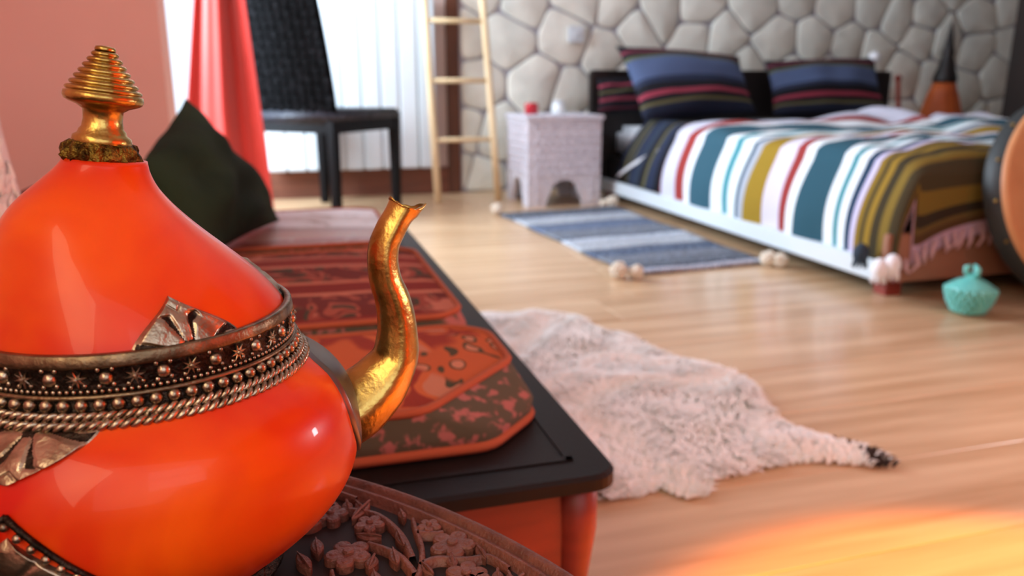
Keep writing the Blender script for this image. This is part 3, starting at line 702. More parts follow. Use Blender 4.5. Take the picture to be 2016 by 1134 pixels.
# seat pads of patterned cloth
orange, peach, dred, dgrn, rust = (188,92,58), (206,140,112), (122,40,30), (54,58,46), (160,70,48)
pad_m1 = stripe_mat('kilim_medallion', [(0, rust), (.10, orange), (.2, peach), (.72, peach), (.85, orange), (.94, rust)], 'v', .95,
                    motif=[(6.5, (150,52,36), .55, 2.6, 1.3), (5.2, (70,70,52), .60, 1.7, 2.6), (12, (224,120,66), .63, 2.2, 1.2)], bump=.5)
pad_m2 = stripe_mat('kilim_banded', [(0, dred), (.08, peach), (.16, (140,60,48)), (.30, (110,70,54)), (.40, peach), (.44, rust), (.58, (92,66,50)), (.70, (170,100,86)), (.78, dred), (.90, (176,120,104))], 'v', .9,
                    motif=[(7, (70,60,46), .54, 3, 1.6), (9, (206,138,112), .58, 2.5, 1.6), (13, (64,72,56), .64, 2, 1.6)], bump=.5)
pad_m3 = stripe_mat('kilim_painted_sheen', [(0, (140,76,62)), (.10, (176,128,112)), (.26, (150,104,90)), (.36, (214,206,206)), (.55, (196,180,176)), (.68, (226,220,222)), (.93, (214,200,194))], 'v', .35,
                    motif=[(7, (168,140,128), .60, 3, 1.4)], bump=.3, spec=.6)  # pale stops paint the back window's reflection into the cloth colour
def rosette_mat(name, ramp, ramp2, scale, ssx, ssy, border):
    m, t, b = new_mat(name); N = t.nodes; L = t.links
    uv = N.new('ShaderNodeUVMap'); mp = N.new('ShaderNodeMapping'); mp.inputs['Scale'].default_value = (ssx, ssy, 1); L.new(uv.outputs[0], mp.inputs[0])
    nz = N.new('ShaderNodeTexNoise'); nz.inputs['Scale'].default_value = scale*.9; nz.inputs['Detail'].default_value = 2; L.new(mp.outputs[0], nz.inputs['Vector'])
    ad = N.new('ShaderNodeVectorMath'); ad.operation = 'MULTIPLY_ADD'; L.new(nz.outputs['Color'], ad.inputs[0]); ad.inputs[1].default_value = (.22, .22, 0); L.new(mp.outputs[0], ad.inputs[2])
    def layer(sc, rmp, vec):
        v = N.new('ShaderNodeTexVoronoi'); v.inputs['Scale'].default_value = sc; v.inputs['Randomness'].default_value = .75; L.new(vec, v.inputs['Vector'])
        r = N.new('ShaderNodeValToRGB'); r.color_ramp.interpolation = 'CONSTANT'; e = r.color_ramp.elements
        while len(e) < len(rmp): e.new(.5)
        for k, (p, c) in enumerate(rmp): e[k].position = p; e[k].color = lin(c)+(1,)
        L.new(v.outputs['Distance'], r.inputs[0]); return r.outputs[0]
    a = layer(scale, ramp, ad.outputs[0]); c = layer(scale*2.3, ramp2, ad.outputs[0])
    n2 = N.new('ShaderNodeTexNoise'); n2.inputs['Scale'].default_value = scale*.55; L.new(mp.outputs[0], n2.inputs['Vector'])
    g = N.new('ShaderNodeMapRange'); g.inputs['From Min'].default_value = .49; g.inputs['From Max'].default_value = .52; L.new(n2.outputs['Fac'], g.inputs[0])
    mx = N.new('ShaderNodeMix'); mx.data_type = 'RGBA'; L.new(g.outputs[0], mx.inputs[0]); L.new(a, mx.inputs[6]); L.new(c, mx.inputs[7])
    sx = N.new('ShaderNodeSeparateXYZ'); L.new(uv.outputs[0], sx.inputs[0]); r3 = N.new('ShaderNodeValToRGB'); r3.color_ramp.interpolation = 'CONSTANT'; e = r3.color_ramp.elements
    while len(e) < len(border): e.new(.5)
    for k, (p, al, c) in enumerate(border): e[k].position = p; e[k].color = lin(c)+(al,)
    L.new(sx.outputs[1], r3.inputs[0]); m2 = N.new('ShaderNodeMix'); m2.data_type = 'RGBA'; L.new(r3.outputs['Alpha'], m2.inputs[0]); L.new(mx.outputs[2], m2.inputs[6]); L.new(r3.outputs[0], m2.inputs[7])
    L.new(m2.outputs[2], b.inputs['Base Color']); b.inputs['Roughness'].default_value = .92; b.inputs['Specular IOR Level'].default_value = .2
    wv = N.new('ShaderNodeTexNoise'); wv.inputs['Scale'].default_value = 220; L.new(uv.outputs[0], wv.inputs['Vector'])
    bp = N.new('ShaderNodeBump'); bp.inputs['Strength'].default_value = .5; bp.inputs['Distance'].default_value = .003; L.new(wv.outputs['Fac'], bp.inputs['Height']); L.new(bp.outputs[0], b.inputs['Normal'])
    return m
pad_m1 = rosette_mat('kilim_medallion', [(0, (120,40,30)), (.10, (206,132,100)), (.20, (74,72,52)), (.28, (200,128,98)), (.46, (204,104,58)), (.56, (150,56,40))], [(0, (150,52,38)), (.16, (206,134,104)), (.34, (84,72,50)), (.44, (196,96,54))], 7, 2.0, .36, [(0, 0, (0,0,0)), (.04, 1, (196,96,54)), (.07, 0, (0,0,0)), (.86, 1, (140,48,36)), (.89, 0, (0,0,0)), (.97, 1, (196,96,54))])
pad_m2 = rosette_mat('kilim_banded', [(0, (196,112,92)), (.14, (96,44,36)), (.30, (70,64,48)), (.42, (150,70,54)), (.58, (190,112,90))], [(0, (60,60,46)), (.2, (164,84,66)), (.4, (110,46,38))], 9, 1.9, .62,
                     [(0, 1, (130,46,36)), (.06, 0, (0,0,0)), (.26, 1, (200,122,96)), (.29, 1, (128,44,34)), (.40, 1, (196,116,90)), (.43, 0, (0,0,0)), (.64, 1, (196,120,98)), (.67, 1, (134,50,40)), (.78, 1, (184,110,90)), (.81, 0, (0,0,0)), (.96, 1, (196,120,98))])
gusset_m = mat('floral_gusset', (84,76,58), .95, c2=(168,100,92), scale=75, detail=2, lo=.5, hi=.6)
pipe_m = mat('orange_piping', (172,84,50), .9)
def pad(x0, x1, y0, y1, z0, t, cut, mtop, label, hc=1.3):
    r = thing('seat_pad', label, 'cushion', (0, 0, 0), group='kilim seat pads on the low bench')
    r.location = ((x0+x1)/2, (y0+y1)/2, z0); ox, oy = r.location.x, r.location.y
    def outline(e, cc):
        X0, X1, Y0, Y1 = x0+e-ox, x1-e-ox, y0+e-oy, y1-e-oy; o = [(X0+.01, Y0), (X1-cc*1.0, Y0), (X1, Y0+cc), (X1, Y1-.03), (X1-.03, Y1), (X0+.01, Y1)]
        q = []
        for i in range(len(o)):
            a, b, c = Vector(o[i-1]), Vector(o[i]), Vector(o[(i+1) % len(o)])
            k1 = min(.014, (a-b).length*.3); k2 = min(.014, (c-b).length*.3); p1_ = b+(a-b).normalized()*k1; p3 = b+(c-b).normalized()*k2
            for s in (0, .33, .67, 1): q.append(tuple(p1_*(1-s)**2+b*2*s*(1-s)+p3*s*s))
        return q
    low = outline(0, cut); hi = outline(.006, cut*hc); n = len(low)
    # top: fan grid between outline and centre with a soft dome
    V, U, Fc = [], [], []; rings = 9
    for k in range(rings+1):
        s = 1-k/rings*.999
        for (x, y) in hi:
            X, Y = x*s, y*s; zz = t+.010*(1-s**4)+.003*noise.noise(Vector(((X+ox)*14, (Y+oy)*14, 3)))
            V.append((X, Y, zz)); U.append(((X+ox+.5), (Y+oy-y0)/(y1-y0)))
    for k in range(rings):
        for i in range(n): Fc.append((k*n+i, k*n+(i+1) % n, (k+1)*n+(i+1) % n, (k+1)*n+i))
    mk('cover', V, Fc, mtop, r, True, U)
    V, Fc = [], []
    for (ol, z, grow) in ((low, .001, 1), (low, t*.5, 1.008), (hi, t, 1)):
        for (x, y) in ol: V.append((x*grow, y*grow, z))
    for k in range(2):
        for i in range(n): Fc.append((k*n+i, k*n+(i+1) % n, (k+1)*n+(i+1) % n, (k+1)*n+i))
    Fc.append(tuple(reversed(range(n)))); mk('gusset', V, Fc, gusset_m, r, True)
    tube('piping', [(x, y, t) for x, y in hi], .0040, pipe_m, r, 6, closed=True); tube('piping', [(x, y, .006) for x, y in low], .0048, pipe_m, r, 6, closed=True)
    return r
pad(-.62, .200, .578, .805, BZ, .040, .052, pad_m1, 'patterned orange seat pad on the bench nearest the teapot, with piped corner', 1.9)
pad(-.62, .190, .83, 1.23, BZ, .042, .02, pad_m2, 'brownish red banded seat pad in the middle of the low bench')
pad(-.62, .175, 1.26, 1.64, BZ, .044, .02, pad_m3, 'seat pad with painted pale window sheen at the far end of the low bench')
cg = pillow('cushion', [(-.178, 1.13, .446), (-.150, 1.44, .520), (-.015, 1.46, .306), (-.125, 1.04, .318)], .055, M_cushion, sd=2, nrm=(.88, -.25, .36), wr=.008)
tag(cg, 'dark green cushion standing on the bench pads behind the teapot lid', 'cushion')
bol = thing('bolster', 'dull red roll cushion along the back of the bench, mostly behind the teapot', 'bolster', (-.30, 1.26, BZ+.113))
lathe('roll', [(.01, -.24), (.045, -.235), (.055, -.22), (.056, 0), (.055, .22), (.045, .235), (.01, .24)], M_redwood if False else mat('dull_red_cloth', (120,50,40), .95), bol, 24, M=Matrix.Rotation(PI/2, 4, 'X'), cap=False)
for s in (-1, 1): lathe('end_button', [(.012, 0), (.012, .004), (.004, .008)], pipe_m, bol, 12, M=Matrix.Translation((0, s*.242, 0)) @ Matrix.Rotation(-s*PI/2, 4, 'X'))
ws = pillow('cushion', [(-.62, .92, .62), (-.285, .95, .60), (-.205, .80, .325), (-.56, .78, .32)], .05, M_shag, sd=5, wr=.01)
tag(ws, 'white shaggy cushion leaning on the bench at the left edge behind the teapot', 'cushion')
V, Fc = [], []
a4 = [Vector(p) for p in [(-.62, .92, .62), (-.285, .95, .60), (-.205, .80, .325), (-.56, .78, .32)]]
nn = (a4[1]-a4[0]).cross(a4[3]-a4[0]).normalized()
for k in range(2600):
    u, v = rf.uniform(.45, .995), rf.random(); p = (a4[0]*(1-u)+a4[1]*u)*(1-v)+(a4[3]*(1-u)+a4[2]*u)*v; cen = sum(a4, Vector())/4
    eu, ev = math.sin(PI*u), math.sin(PI*v); t = max(0, eu*ev)**.48; p = p+(cen-p)*.054*((1-eu)*ev+(1-ev)*eu); p = p-nn*.0 + (nn*(.05*t) if nn.y < 0 else -nn*(.05*t))
    L_ = rf.uniform(.02, .035); d = Vector((rf.uniform(-.2, .25), rf.uniform(-.5, -.1), -1)).normalized()
    tube_geo([p, p+d*L_*.5+Vector((rf.uniform(-.003, .003), -.004, 0)), p+d*L_], [.0022, .0022, .0008], 4, V, Fc)
mk('tuft', V, Fc, M_shag, ws, True)['kind'] = 'stuff'

# ================================================================ CARVED TRAY TABLE
TZ = H-.205; TC = Vector((-.222, .126, 0)); TR = .3642
tt = thing('tray_table', 'round carved dark wooden tray table carrying the orange teapot', 'table', tuple(TC))
lathe('table_top', [(.05, TZ-.030), (TR-.008, TZ-.030), (TR, TZ-.022), (TR, TZ-.006), (TR-.0015, TZ-.001), (TR-.004, TZ), (TR-.006, TZ-.0015), (TR-.0075, TZ-.0045), (TR-.009, TZ-.0015), (TR-.0115, TZ-.001), (TR-.013, TZ-.0045), (TR-.0145, TZ-.0055), (TR-.30, TZ-.0055), (.01, TZ-.0055)], M_carve, tt, 200, M=None, cap=False)
lathe('carved_ground', [(TR-.0146, TZ-.0052), (.02, TZ-.0052)], M_carveback, tt, 100, cap=False)
def pol(r, d): a = rad(d); return Vector((r*math.cos(a), r*math.sin(a)))
def flower_geo(c, R, V, Fc, rot=0, n=5):
    pts = []
    for k in range(n*8):
        a = 2*PI*k/(n*8)+rot; r = R*(.62+.38*abs(math.sin(n*(a-rot)/2))**.7); pts.append((c.x+r*math.cos(a), c.y+r*math.sin(a)))
    extrude_geo(pts, TZ-.0055, TZ-.0008, V, Fc, .0009)
    for k in range(n):                                # petal grooves shown as ribs, and the eye
        a = rot+2*PI*(k+.5)/n; q = c+Vector((math.cos(a), math.sin(a)))*R*.62; sphere_geo((q.x, q.y, TZ-.0012), R*.20, V, Fc, 8, 5, (1, 1, .35))
    ring = [(c.x+R*.24*math.cos(2*PI*k/14), c.y+R*.24*math.sin(2*PI*k/14)) for k in range(14)]; extrude_geo(ring, TZ-.001, TZ+.0006, V, Fc, .0006)
    V, Fc
def leaf_geo(a, b, w_, V, Fc):
    d = b-a; n_ = Vector((-d.y, d.x)).normalized(); pts = []
    for k in range(9): t = k/8; pts.append(tuple(a+d*t+n_*w_*math.sin(PI*t)**.8))
    for k in range(1, 8): t = 1-k/8; pts.append(tuple(a+d*t-n_*w_*math.sin(PI*t)**.8))
    extrude_geo(pts, TZ-.0055, TZ-.001, V, Fc, .0008)
    tube_geo([(a.x, a.y, TZ-.0008), ((a.x+b.x)/2, (a.y+b.y)/2, TZ-.0003), (b.x, b.y, TZ-.001)], [.0006, .0008, .0003], 5, V, Fc)
def vine_geo(P, w0, w1, V, Fc):
    Q = []
    for i in range(len(P)-1):
        p0, p1_, p2_, p3 = P[max(i-1, 0)], P[i], P[i+1], P[min(i+2, len(P)-1)]
        for k in range(5):
            t = k/5; Q.append(.5*((2*p1_)+(p2_-p0)*t+(2*p0-5*p1_+4*p2_-p3)*t*t+(3*p1_-p0-3*p2_+p3)*t**3))
    Q.append(P[-1]); n = len(Q); L_, R_ = [], []
    for i, q in enumerate(Q):
        d = (Q[min(i+1, n-1)]-Q[max(i-1, 0)]).normalized(); nn_ = Vector((-d.y, d.x)); ww = w0+(w1-w0)*i/(n-1); L_.append(q+nn_*ww); R_.append(q-nn_*ww)
    b = len(V)
    for i in range(n):
        for (p, z) in ((L_[i], TZ-.0055), (L_[i]*.8+R_[i]*.2, TZ-.0012), (L_[i]*.2+R_[i]*.8, TZ-.0012), (R_[i], TZ-.0055)): V.append(Vector((p.x, p.y, z)))
    for i in range(n-1):
        for k in range(3): Fc.append((b+i*4+k, b+i*4+k+1, b+(i+1)*4+k+1, b+(i+1)*4+k))
STEP = 360/22
flowers = [(.3081, 39.6, .0098, 0), (.3424, 33.9, .0098, .3), (.3304, 30.3, .0085, .6), (.3319, 41.3, .0068, .2), (.3289, 45.2, .0078, .5), (.3487-.002, 37.1, .0055, .1), (.2800, 35.2, .0105, .4), (.2660, 42.5, .009, .9)]
leaves = [((.3475, 43.6), (.3300, 43.0), .0028), ((.3150, 35.2), (.3230, 37.2), .0028), ((.3440, 39.4), (.3495, 40.6), .002), ((.2970, 33.5), (.3060, 36.2), .003), ((.3200, 32.0), (.3230, 34.0), .0022), ((.2900, 40.5), (.2960, 43.4), .003), ((.2780, 38.0), (.2900, 37.6), .003), ((.3490, 32.4), (.3440, 30.6), .0022), ((.3139, 37.6), (.3050, 36.6), .003), ((.3260, 39.0), (.3210, 41.0), .0032), ((.3360, 33.0), (.3300, 31.6), .0026), ((.3120, 29.9), (.3210, 28.6), .003), ((.3000, 41.6), (.3090, 43.6), .003), ((.3420, 29.0), (.3360, 27.9), .0026), ((.3270, 36.6), (.3350, 38.8), .0022), ((.2880, 33.2), (.2960, 35.8), .003), ((.3440, 44.6), (.3380, 42.8), .0024)]
vines = [[(.2700, 30.5), (.2950, 31.4), (.3139, 32.7), (.3300, 35.1), (.3391, 37.2), (.3470, 38.9)], [(.3159, 33.3), (.3211, 36.3), (.3195, 39.4)], [(.3232, 35), (.3333, 38), (.3400, 41.5), (.3375, 44.0), (.3340, 44.9)],
         [(.3214, 33.8), (.3298, 33.5), (.3390, 31.6), (.3469, 30.75), (.3469, 28.6)], [(.3391, 37.2), (.3440, 36.0), (.3470, 35.6)], [(.2950, 31.4), (.2960, 34.5), (.2900, 37.0), (.2950, 39.0)], [(.2700, 30.5), (.2600, 34.0), (.2620, 38.0), (.2660, 42.0)]]
VV, FV = [], []; fm_, lm_ = {}, {}
pieces = []
for rep in range(22):
    A0 = rep*STEP+ (0)
    for k, (r, d, R_, ro) in enumerate(flowers):
        if k not in fm_:
            V, Fc = [], []; flower_geo(pol(r, d), R_*1.12, V, Fc, ro); fm_[k] = mk('carved_flower', V, Fc, M_carve, tt, False)
            o = fm_[k]
        else: o = fm_[k].copy(); link(o, tt)
        o.rotation_euler = (0, 0, rad(A0))
    for k, (a, b, w_) in enumerate(leaves):
        if rep not in (0, 1, 21, 2, 20): break
        if k not in lm_:
            V, Fc = [], []; leaf_geo(pol(*a), pol(*b), w_, V, Fc); lm_[k] = mk('carved_leaf', V, Fc, M_carve, tt, False); o = lm_[k]
        else: o = lm_[k].copy(); link(o, tt)
        o.rotation_euler = (0, 0, rad(A0))
    for P in vines: vine_geo([pol(r, d+A0) for r, d in P], .0023, .0012, VV, FV)
mk('carved_vine', VV, FV, M_carve, tt, True)
for k in range(6):
    a = k*PI/3+.3; P = [(.20*math.cos(a), .20*math.sin(a), TZ-.031), (.13*math.cos(a), .13*math.sin(a), .17), (.22*math.cos(a), .22*math.sin(a), .006)]
    tube('leg', P, [.014, .016, .013], M_carve, tt, 8)
lathe('leg_collar', [(.12, .155), (.15, .16), (.15, .18), (.12, .185)], M_carve, tt, 24, cap=True)

# ================================================================ TEAPOT
AX = Vector((-.06091669, .33209741, 0)); er = Vector((.98358966, .18042003, 0)); ef = Vector((.18042003, -.98358966, 0)); UP = Vector((0, 0, 1))
pot = thing('teapot', 'orange-red resin teapot with silver band, brass spout and stepped brass finial', 'teapot', (AX.x, AX.y, TZ))
PR = [(-.0285,.0142,-.004),(-.0325,.0162,-.0055),(-.038,.0205,-.0075),(-.044,.0262,-.0088),(-.050,.0315,-.0088),(-.056,.0362,-.0078),(-.063,.0415,-.0062),(-.0735,.0487,-.0035),(-.0845,.0548,-.001),(-.0907,.0573,0),(-.098,.058,0),(-.105,.058,0),(-.107,.0598,0),
      (-.112,.0660,0),(-.118,.0738,0),(-.125,.0790,0),(-.133,.0820,0),(-.142,.0834,0),(-.15,.0838,0),(-.158,.0826,0),(-.165,.0795,0),(-.172,.0742,0),(-.18,.0663,0),(-.188,.057,0),(-.194,.050,0)]
hs = [p[0] for p in PR][::-1]; rs_ = [p[1] for p in PR][::-1]; cs = [p[2] for p in PR][::-1]
def cub(xs, ys, x):
    """monotone-ish Catmull interpolation"""
    x = min(max(x, xs[0]), xs[-1]); i = min(max(int(np.searchsorted(xs, x))-1, 0), len(xs)-2); h_ = xs[i+1]-xs[i]; t = (x-xs[i])/h_
    def sl(k):
        if k <= 0: return (ys[1]-ys[0])/(xs[1]-xs[0])
        if k >= len(xs)-1: return (ys[-1]-ys[-2])/(xs[-1]-xs[-2])
        return (ys[k+1]-ys[k-1])/(xs[k+1]-xs[k-1])
    m0, m1 = sl(i)*h_, sl(i+1)*h_
    return (2*t**3-3*t*t+1)*ys[i]+(t**3-2*t*t+t)*m0+(-2*t**3+3*t*t)*ys[i+1]+(t**3-t*t)*m1
def surf(h, az, off=0):
    """point on the pot; h = height relative to the lens, az = degrees from the side that faces the room's near end; returned relative to the pot's base"""
    r = cub(hs, rs_, h)+off; c = cub(hs, cs, h); a = rad(az)
    tl = 6*smooth01((h+.088)/.055); q = er*(c+r*math.sin(a))+ef*(r*math.cos(a)); dz = -r*math.sin(a)*math.sin(rad(tl))
    return Vector((q.x, q.y, h+.205+dz))
def pot_shell(name, h0, h1, n, seg=144):
    V, Fc = [], []
    for i in range(n+1):
        for k in range(seg): V.append(surf(h0+(h1-h0)*i/n, 360*k/seg))
    for i in range(n):
        for k in range(seg): Fc.append((i*seg+k, i*seg+(k+1) % seg, (i+1)*seg+(k+1) % seg, (i+1)*seg+k))
    Fc.append(tuple(range(seg))[::-1]); Fc.append(tuple(range(n*seg, (n+1)*seg)))
    return mk(name, V, Fc, M_resin, pot, True)
body = pot_shell('pot_body', -.194, -.103, 50)
lid = pot_shell('lid', -.102, -.0285, 50)
lathe('foot', [(.047, .0), (.049, .001), (.049, .003), (.046, .005), (.045, .008), (.050, .0105), (.053, .013), (.052, .0155), (.046, .017)], M_tarnish, pot, 72)
band = thing('rim_band', None, None); band.parent = pot
del_keys = [k for k in band.keys()]
def ringprof(name, pts, m, seg=180, parent=band):
    V, Fc = [], []; n = len(pts)
    for (h, off) in pts:
        for k in range(seg): V.append(surf(h, 360*k/seg, off) if False else ringpt(h, 360*k/seg, off))
    for i in range(n):
        j = (i+1) % n
        for k in range(seg): Fc.append((i*seg+k, i*seg+(k+1) % seg, j*seg+(k+1) % seg, j*seg+k))
    return mk(name, V, Fc, m, parent, True)
RB = .0584
def ringpt(h, az, off):
    a = rad(az); q = er*((RB+off)*math.sin(a))+ef*((RB+off)*math.cos(a)); return Vector((q.x, q.y, h+.205))
strip = ringprof('star_strip', [(-.0880, -.001), (-.0880, .0010), (-.0900, .0015), (-.0908, .0012), (-.0988, .0010), (-.1010, .0012), (-.1012, -.001)], M_tarnish)
ringprof('top_lip', [(-.0872, -.0015), (-.0871, .0008), (-.0876, .0013), (-.0908, .0017), (-.0916, .0015), (-.0910, -.001)], M_dull)
ringprof('centre_ridge', [(-.1008, 0), (-.1006, .0020), (-.1014, .0028), (-.1022, .0020), (-.1022, 0)], M_dull)
ringprof('bead_channel', [(-.1020, 0), (-.1020, .0014), (-.1062, .0014), (-.1066, .003), (-.1106, .0060), (-.1112, .004), (-.108, 0)], M_tarnish)
def star_geo(h, az, R, V, Fc):
    to3 = lambda x, y, d: ringpt(h+y, az+math.degrees(x/RB), .0010+d); pts = []
    for k in range(16): a = k*PI/8+.2; r = R*(1 if k % 2 == 0 else .36); pts.append((r*math.cos(a), r*math.sin(a)))
    extrude_geo(pts, 0, .0011, V, Fc, .0003, to3)
def dome_geo(h, az, r, V, Fc, off=.001, nu=10, nv=6, fl=1):
    sphere_geo(ringpt(h, az, off), r, V, Fc, nu, nv)
ns2 = 21
for k in range(ns2):
    az = k*360/ns2-20; V, Fc = [], []; star_geo(-.0951, az, .0034, V, Fc); sphere_geo(ringpt(-.0951, az, .0022), .0009, V, Fc, 8, 5); mk('star', V, Fc, M_silver, band, False)
    az += 180/ns2; V, Fc = [], []; dome_geo(-.0952, az, .0025, V, Fc, .0004, 14, 8); mk('round_stud', V, Fc, M_silver, band, True)
V, Fc = [], []
for k in range(ns2*4):
    az = (k+.5)*360/(ns2*4)-20; h = -.0978 if k % 2 else -.0974; dome_geo(h, az, .0009, V, Fc, .001, 7, 4)
    if k % 4 in (1, 2): dome_geo(-.0921, az, .0009, V, Fc, .001, 7, 4)
for k in range(168): dome_geo(-.0996, k*360/168, .00085, V, Fc, .0011, 7, 4)
mk('fine_beads', V, Fc, M_silver, band, True)['kind'] = 'stuff'
V, Fc = [], []; sphere_geo((0, 0, 0), .0024, V, Fc, 14, 9); b0 = None
nb = 66
for k in range(nb):
    p = ringpt(-.1042, k*360/nb+2.4, .0016)
    if b0 is None: b0 = mk('bead', V, Fc, M_silver, band, True); o = b0
    else: o = b0.copy(); link(o, band)
    o.location = p
for (h, off, R, na, ph) in ((-.1076, .0036, .0015, 62, 0), (-.1102, .0054, .0016, 58, .5)):        # twisted ropes: two strands each
    for s in (0, 1):
        P = []
        N = 86*10
        for k in range(N):
            a = 360*k/N; t = 2*PI*na/2*k/N*2+s*PI+ph; c = ringpt(h, a, off); o_ = ringpt(h, a, off+1)-ringpt(h, a, off)
            P.append(c+Vector((o_.x, o_.y, 0)).normalized()*math.cos(t)*R*.62+UP*math.sin(t)*R*.62)
        tube('rope_strand', P, R*.72, M_silver, band, 6, closed=True)
def ornament(name, L_, R_, apx, parent, K=6.5, amp=.0011, base=.0011, convex=.10, n=64, ns=84, edgebeads=0, hdir=1):
    """embossed leaf: base edge L-R, tip apx, all as (h, az) on the pot; ribs fan out from the middle of the base"""
    V, Fc, A = [], [], []
    for i in range(n+1):
        t = i/n
        for j in range(ns+1):
            s = j/ns*2-1; wd_ = (1-t)*(1+convex*math.sin(PI*t)*2); bh = L_[0]+(R_[0]-L_[0])*(s*wd_+1)/2; ba = (L_[1]+R_[1])/2+(R_[1]-L_[1])/2*s*wd_
            h = bh*(1-t)+apx[0]*t if True else 0; h = (L_[0]*(1-s)/2+R_[0]*(1+s)/2)*(1-t)+apx[0]*t
            cx_ = (L_[1]+R_[1])/2; az = (cx_*(1-t)+apx[1]*t)+(R_[1]-L_[1])/2*s*wd_
            rr = math.hypot(s*wd_, t); th = math.atan2(s*wd_*1.15, t+.05)+.16*noise.noise(Vector((s*2.2, t*2.2, 4)))+.10*rr*(1 if s > 0 else -1)
            rib = math.cos(th*K); groove = smooth01((rib+.97)/.55)
            edge = min(1, (1-abs(s))*9)*min(1, (1-t)*14+.15)*min(1, t*16+.1); inner = smooth01((rr-.08)/.2)
            tip = smooth01((t-.62)/.08); vv = abs(abs(s*wd_)*1.6-(t-.70)*1.4)
            g2 = groove*(1-tip)+tip*(1-.9*math.exp(-(vv/.035)**2))
            g2 *= .82+.18*math.sin(rr*16+s*3)
            off = base*edge+amp*g2*inner*edge; V.append(surf(h, az, off)); A.append(g2*inner if edge > .3 else .4)
    w_ = ns+1
    Fc = [(i*w_+j, i*w_+j+1, (i+1)*w_+j+1, (i+1)*w_+j) for i in range(n) for j in range(ns)]
    fm = []
    for i in range(n):
        for j in range(ns): q = (A[i*w_+j]+A[(i+1)*w_+j+1])/2; fm.append(1 if q < .10 else 0)
    return mk(name, V, Fc, M_silver, parent, True, mats=[M_silver, M_tarnish], fm=fm)
for k in range(4): ornament('leaf_ornament', (-.0895, -4.0+k*88), (-.0885, 36+k*88), (-.0722, 17+k*88), lid)
for k in range(2):
    ornament('leaf_ornament', (-.1105, -13+k*180), (-.1105, -53+k*180), (-.1235, -33.5+k*180), body)
    c = -32.5+k*180
    fo = ornament('foot_ornament', (-.190, c-46), (-.190, c+46), (-.139, c), body, K=6, amp=.0011)
    V, Fc = [], []
    for s in (-1, 1):
        for q in range(17):
            t = q/16; h = -.135-(.190-.135)*t; sphere_geo(surf(h, c+s*(46*t), .0012), .0016, V, Fc, 8, 5)
    eb = mk('edge_beads', V, Fc, M_silver, fo, True)
    for s in (-1, 1):
        P = [surf(-.132-(.192-.132)*q/20, c+s*48*q/20, .0009) for q in range(21)]; tube('edge_wire', P, .0011, M_tarnish, fo, 6)
# spout mount plate on the body
V, Fc = [], []; n, ms = 30, 40; SA = 88
for i in range(n+1):
    for j in range(ms):
        a = 2*PI*j/ms; rr = i/n; az = SA+rr*24*math.cos(a); h = -.1325+rr*.0275*math.sin(a)*(1.0 if math.sin(a) > 0 else 1.15); V.append(surf(h, az, .0018 if i < n else 0))
for i in range(n):
    for j in range(ms): Fc.append((i*ms+j, i*ms+(j+1) % ms, (i+1)*ms+(j+1) % ms, (i+1)*ms+j))
mk('spout_plate', V, Fc, M_plate, pot, True)
# spout: centre line in the vertical plane of er; facetted section with a dented flared lip
SP = [(.072, -.1520, .0172, .0150), (.0800, -.1492, .0172, .0150), (.0880, -.1452, .0165, .0145), (.0960, -.1392, .0150, .0135), (.1020, -.1325, .0130, .012), (.1065, -.1250, .0110, .0108), (.1078, -.1160, .0098, .0096), (.1078, -.1070, .0088, .0088),
      (.1062, -.0970, .0081, .0082), (.1034, -.0880, .0073, .0076), (.1024, -.0790, .0070, .0073), (.1033, -.0715, .0068, .0070), (.1064, -.0650, .0068, .0068), (.1095, -.0600, .0066, .0064), (.1120, -.0565, .0070, .0064), (.1140, -.0540, .0081, .0066)]
V, Fc = [], []; sg = 40; C3 = [Vector((s, 0, h)) for s, h, a, b in SP]
def spout_ring(i, shr=0):
    s, h, ra, rb = SP[i]; t = (C3[min(i+1, len(C3)-1)]-C3[max(i-1, 0)]).normalized()
    if i >= len(C3)-2: t = Vector((.42, 0, .90)).normalized()
    nx = Vector((t.z, 0, -t.x)); out = []
    for k in range(sg):
        a = 2*PI*k/sg; ca, sa = math.cos(a), math.sin(a)
        # crease facing the viewer side and soft facets
        f = 1+.03*math.cos(3*(a-PI/2))+.13*max(0, 1-abs(a-1.62)/.45)+.006*math.sin(i*.9+2*a)
        p = C3[i]+nx*((ra-shr)*f*ca)
        z = p.z
        if i == len(C3)-1: z += .0035*max(0, ca)**3-.0022*math.exp(-((a-2.0)/.35)**2)+.0012*max(0, -ca)**6+.0003*math.sin(9*a)
        if i == len(C3)-1: p = p+nx*(.003*max(0, ca)**4)
        q = er*p.x+ef*((rb-shr)*f*sa); out.append(Vector((q.x, q.y, z+.205)))
    return out
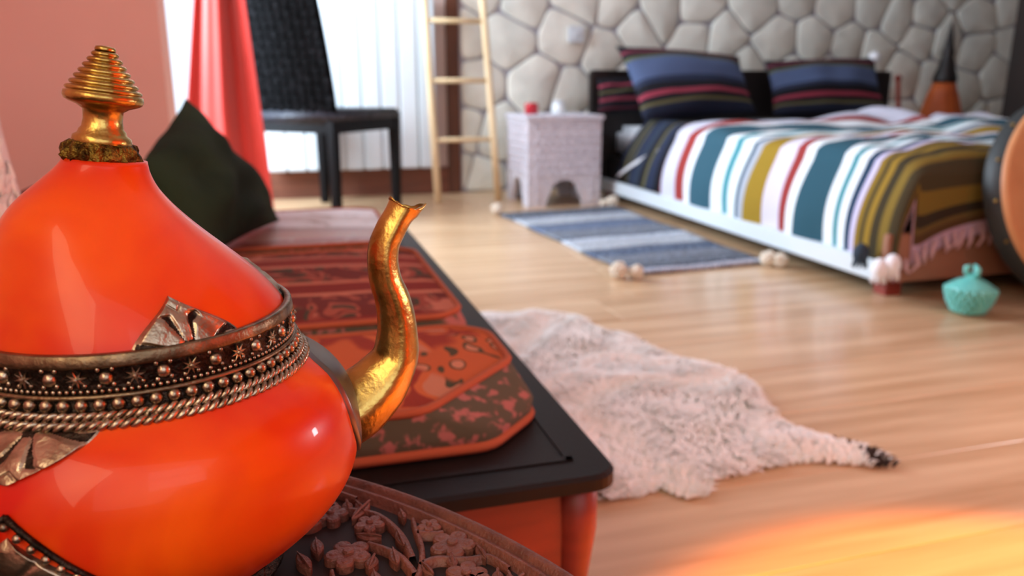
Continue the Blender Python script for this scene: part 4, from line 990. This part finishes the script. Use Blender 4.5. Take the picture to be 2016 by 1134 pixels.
# smooth the profile by resampling
SPd = []
for i in range(len(SP)-1):
    for k in range(4):
        t = k/4; a, b, c, d = SP[max(i-1, 0)], SP[i], SP[i+1], SP[min(i+2, len(SP)-1)]
        SPd.append(tuple(.5*((2*b[q])+(c[q]-a[q])*t+(2*a[q]-5*b[q]+4*c[q]-d[q])*t*t+(3*b[q]-a[q]-3*c[q]+d[q])*t**3) for q in range(4)))
SPd.append(SP[-1]); SP = SPd; C3 = [Vector((s, 0, h)) for s, h, a, b in SP]; ns3 = len(SP)
for i in range(ns3): V += spout_ring(i)
for i in range(ns3-1, 8, -1): V += spout_ring(i, .0009)
rn = len(V)//sg
for i in range(rn-1):
    for k in range(sg): Fc.append((i*sg+k, i*sg+(k+1) % sg, (i+1)*sg+(k+1) % sg, (i+1)*sg+k))
mk('spout', V, Fc, M_brass, pot, True)
# handle on the far left side
hp = [(-.074, -.118), (-.098, -.100), (-.122, -.104), (-.134, -.125), (-.130, -.150), (-.108, -.166), (-.078, -.168)]
Q = []
for i in range(len(hp)-1):
    for k in range(6):
        t = k/6; a, b, c, d = [Vector(hp[min(max(j, 0), len(hp)-1)]) for j in (i-1, i, i+1, i+2)]
        v_ = .5*((2*b)+(c-a)*t+(2*a-5*b+4*c-d)*t*t+(3*b-a-3*c+d)*t**3); Q.append(er*v_.x+UP*(v_.y+.205))
tube('handle', Q, [.0045+.0015*math.sin(PI*i/(len(Q)-1)) for i in range(len(Q))], M_brass, pot, 12)
# finial, tilted
Mf = Matrix.Translation(er*-.0056+UP*(.205-.0288)) @ Matrix.Rotation(rad(8.5), 4, Vector((-ef.x, -ef.y, 0)).normalized())
fp = []
def collar(i, a, z): return 1+.06*math.sin(7*a+z*900)+.05*math.sin(17*a+2)+.03*math.sin(31*a)
lathe('collar_crust', [(.0124, -.001), (.0133, .0012), (.0128, .003), (.0122, .005), (.0110, .0066), (.009, .0072)], M_brassrough, pot, 90, M=Mf, fn=collar)
fp = [(.0098, .0055), (.0104, .0068), (.0100, .0088), (.0085, .0098), (.0080, .0112), (.0072, .0122), (.0067, .0150), (.0069, .0185), (.0088, .0198), (.0116, .0208), (.0131, .0216), (.0137, .0230), (.0134, .0247)]
zc = .0247; rc = .0136
for k in range(7):
    r0 = .0132-.00140*k; fp += [(r0-.0011, zc+.0002), (r0-.0003, zc+.0006), (r0-.0001, zc+.0013), (r0-.0007, zc+.0020), (r0-.0015, zc+.0022)]; zc += .00215
fp += [(.0034, zc), (.0036, zc+.0008), (.0032, zc+.0018), (.0015, zc+.0021), (.0002, zc+.0021)]
lathe('finial', fp, M_brass, pot, 72, M=Mf)
for o in list(bpy.data.objects):
    for k in ('label', 'category', 'group'):
        if k in o and o[k] is None: del o[k]
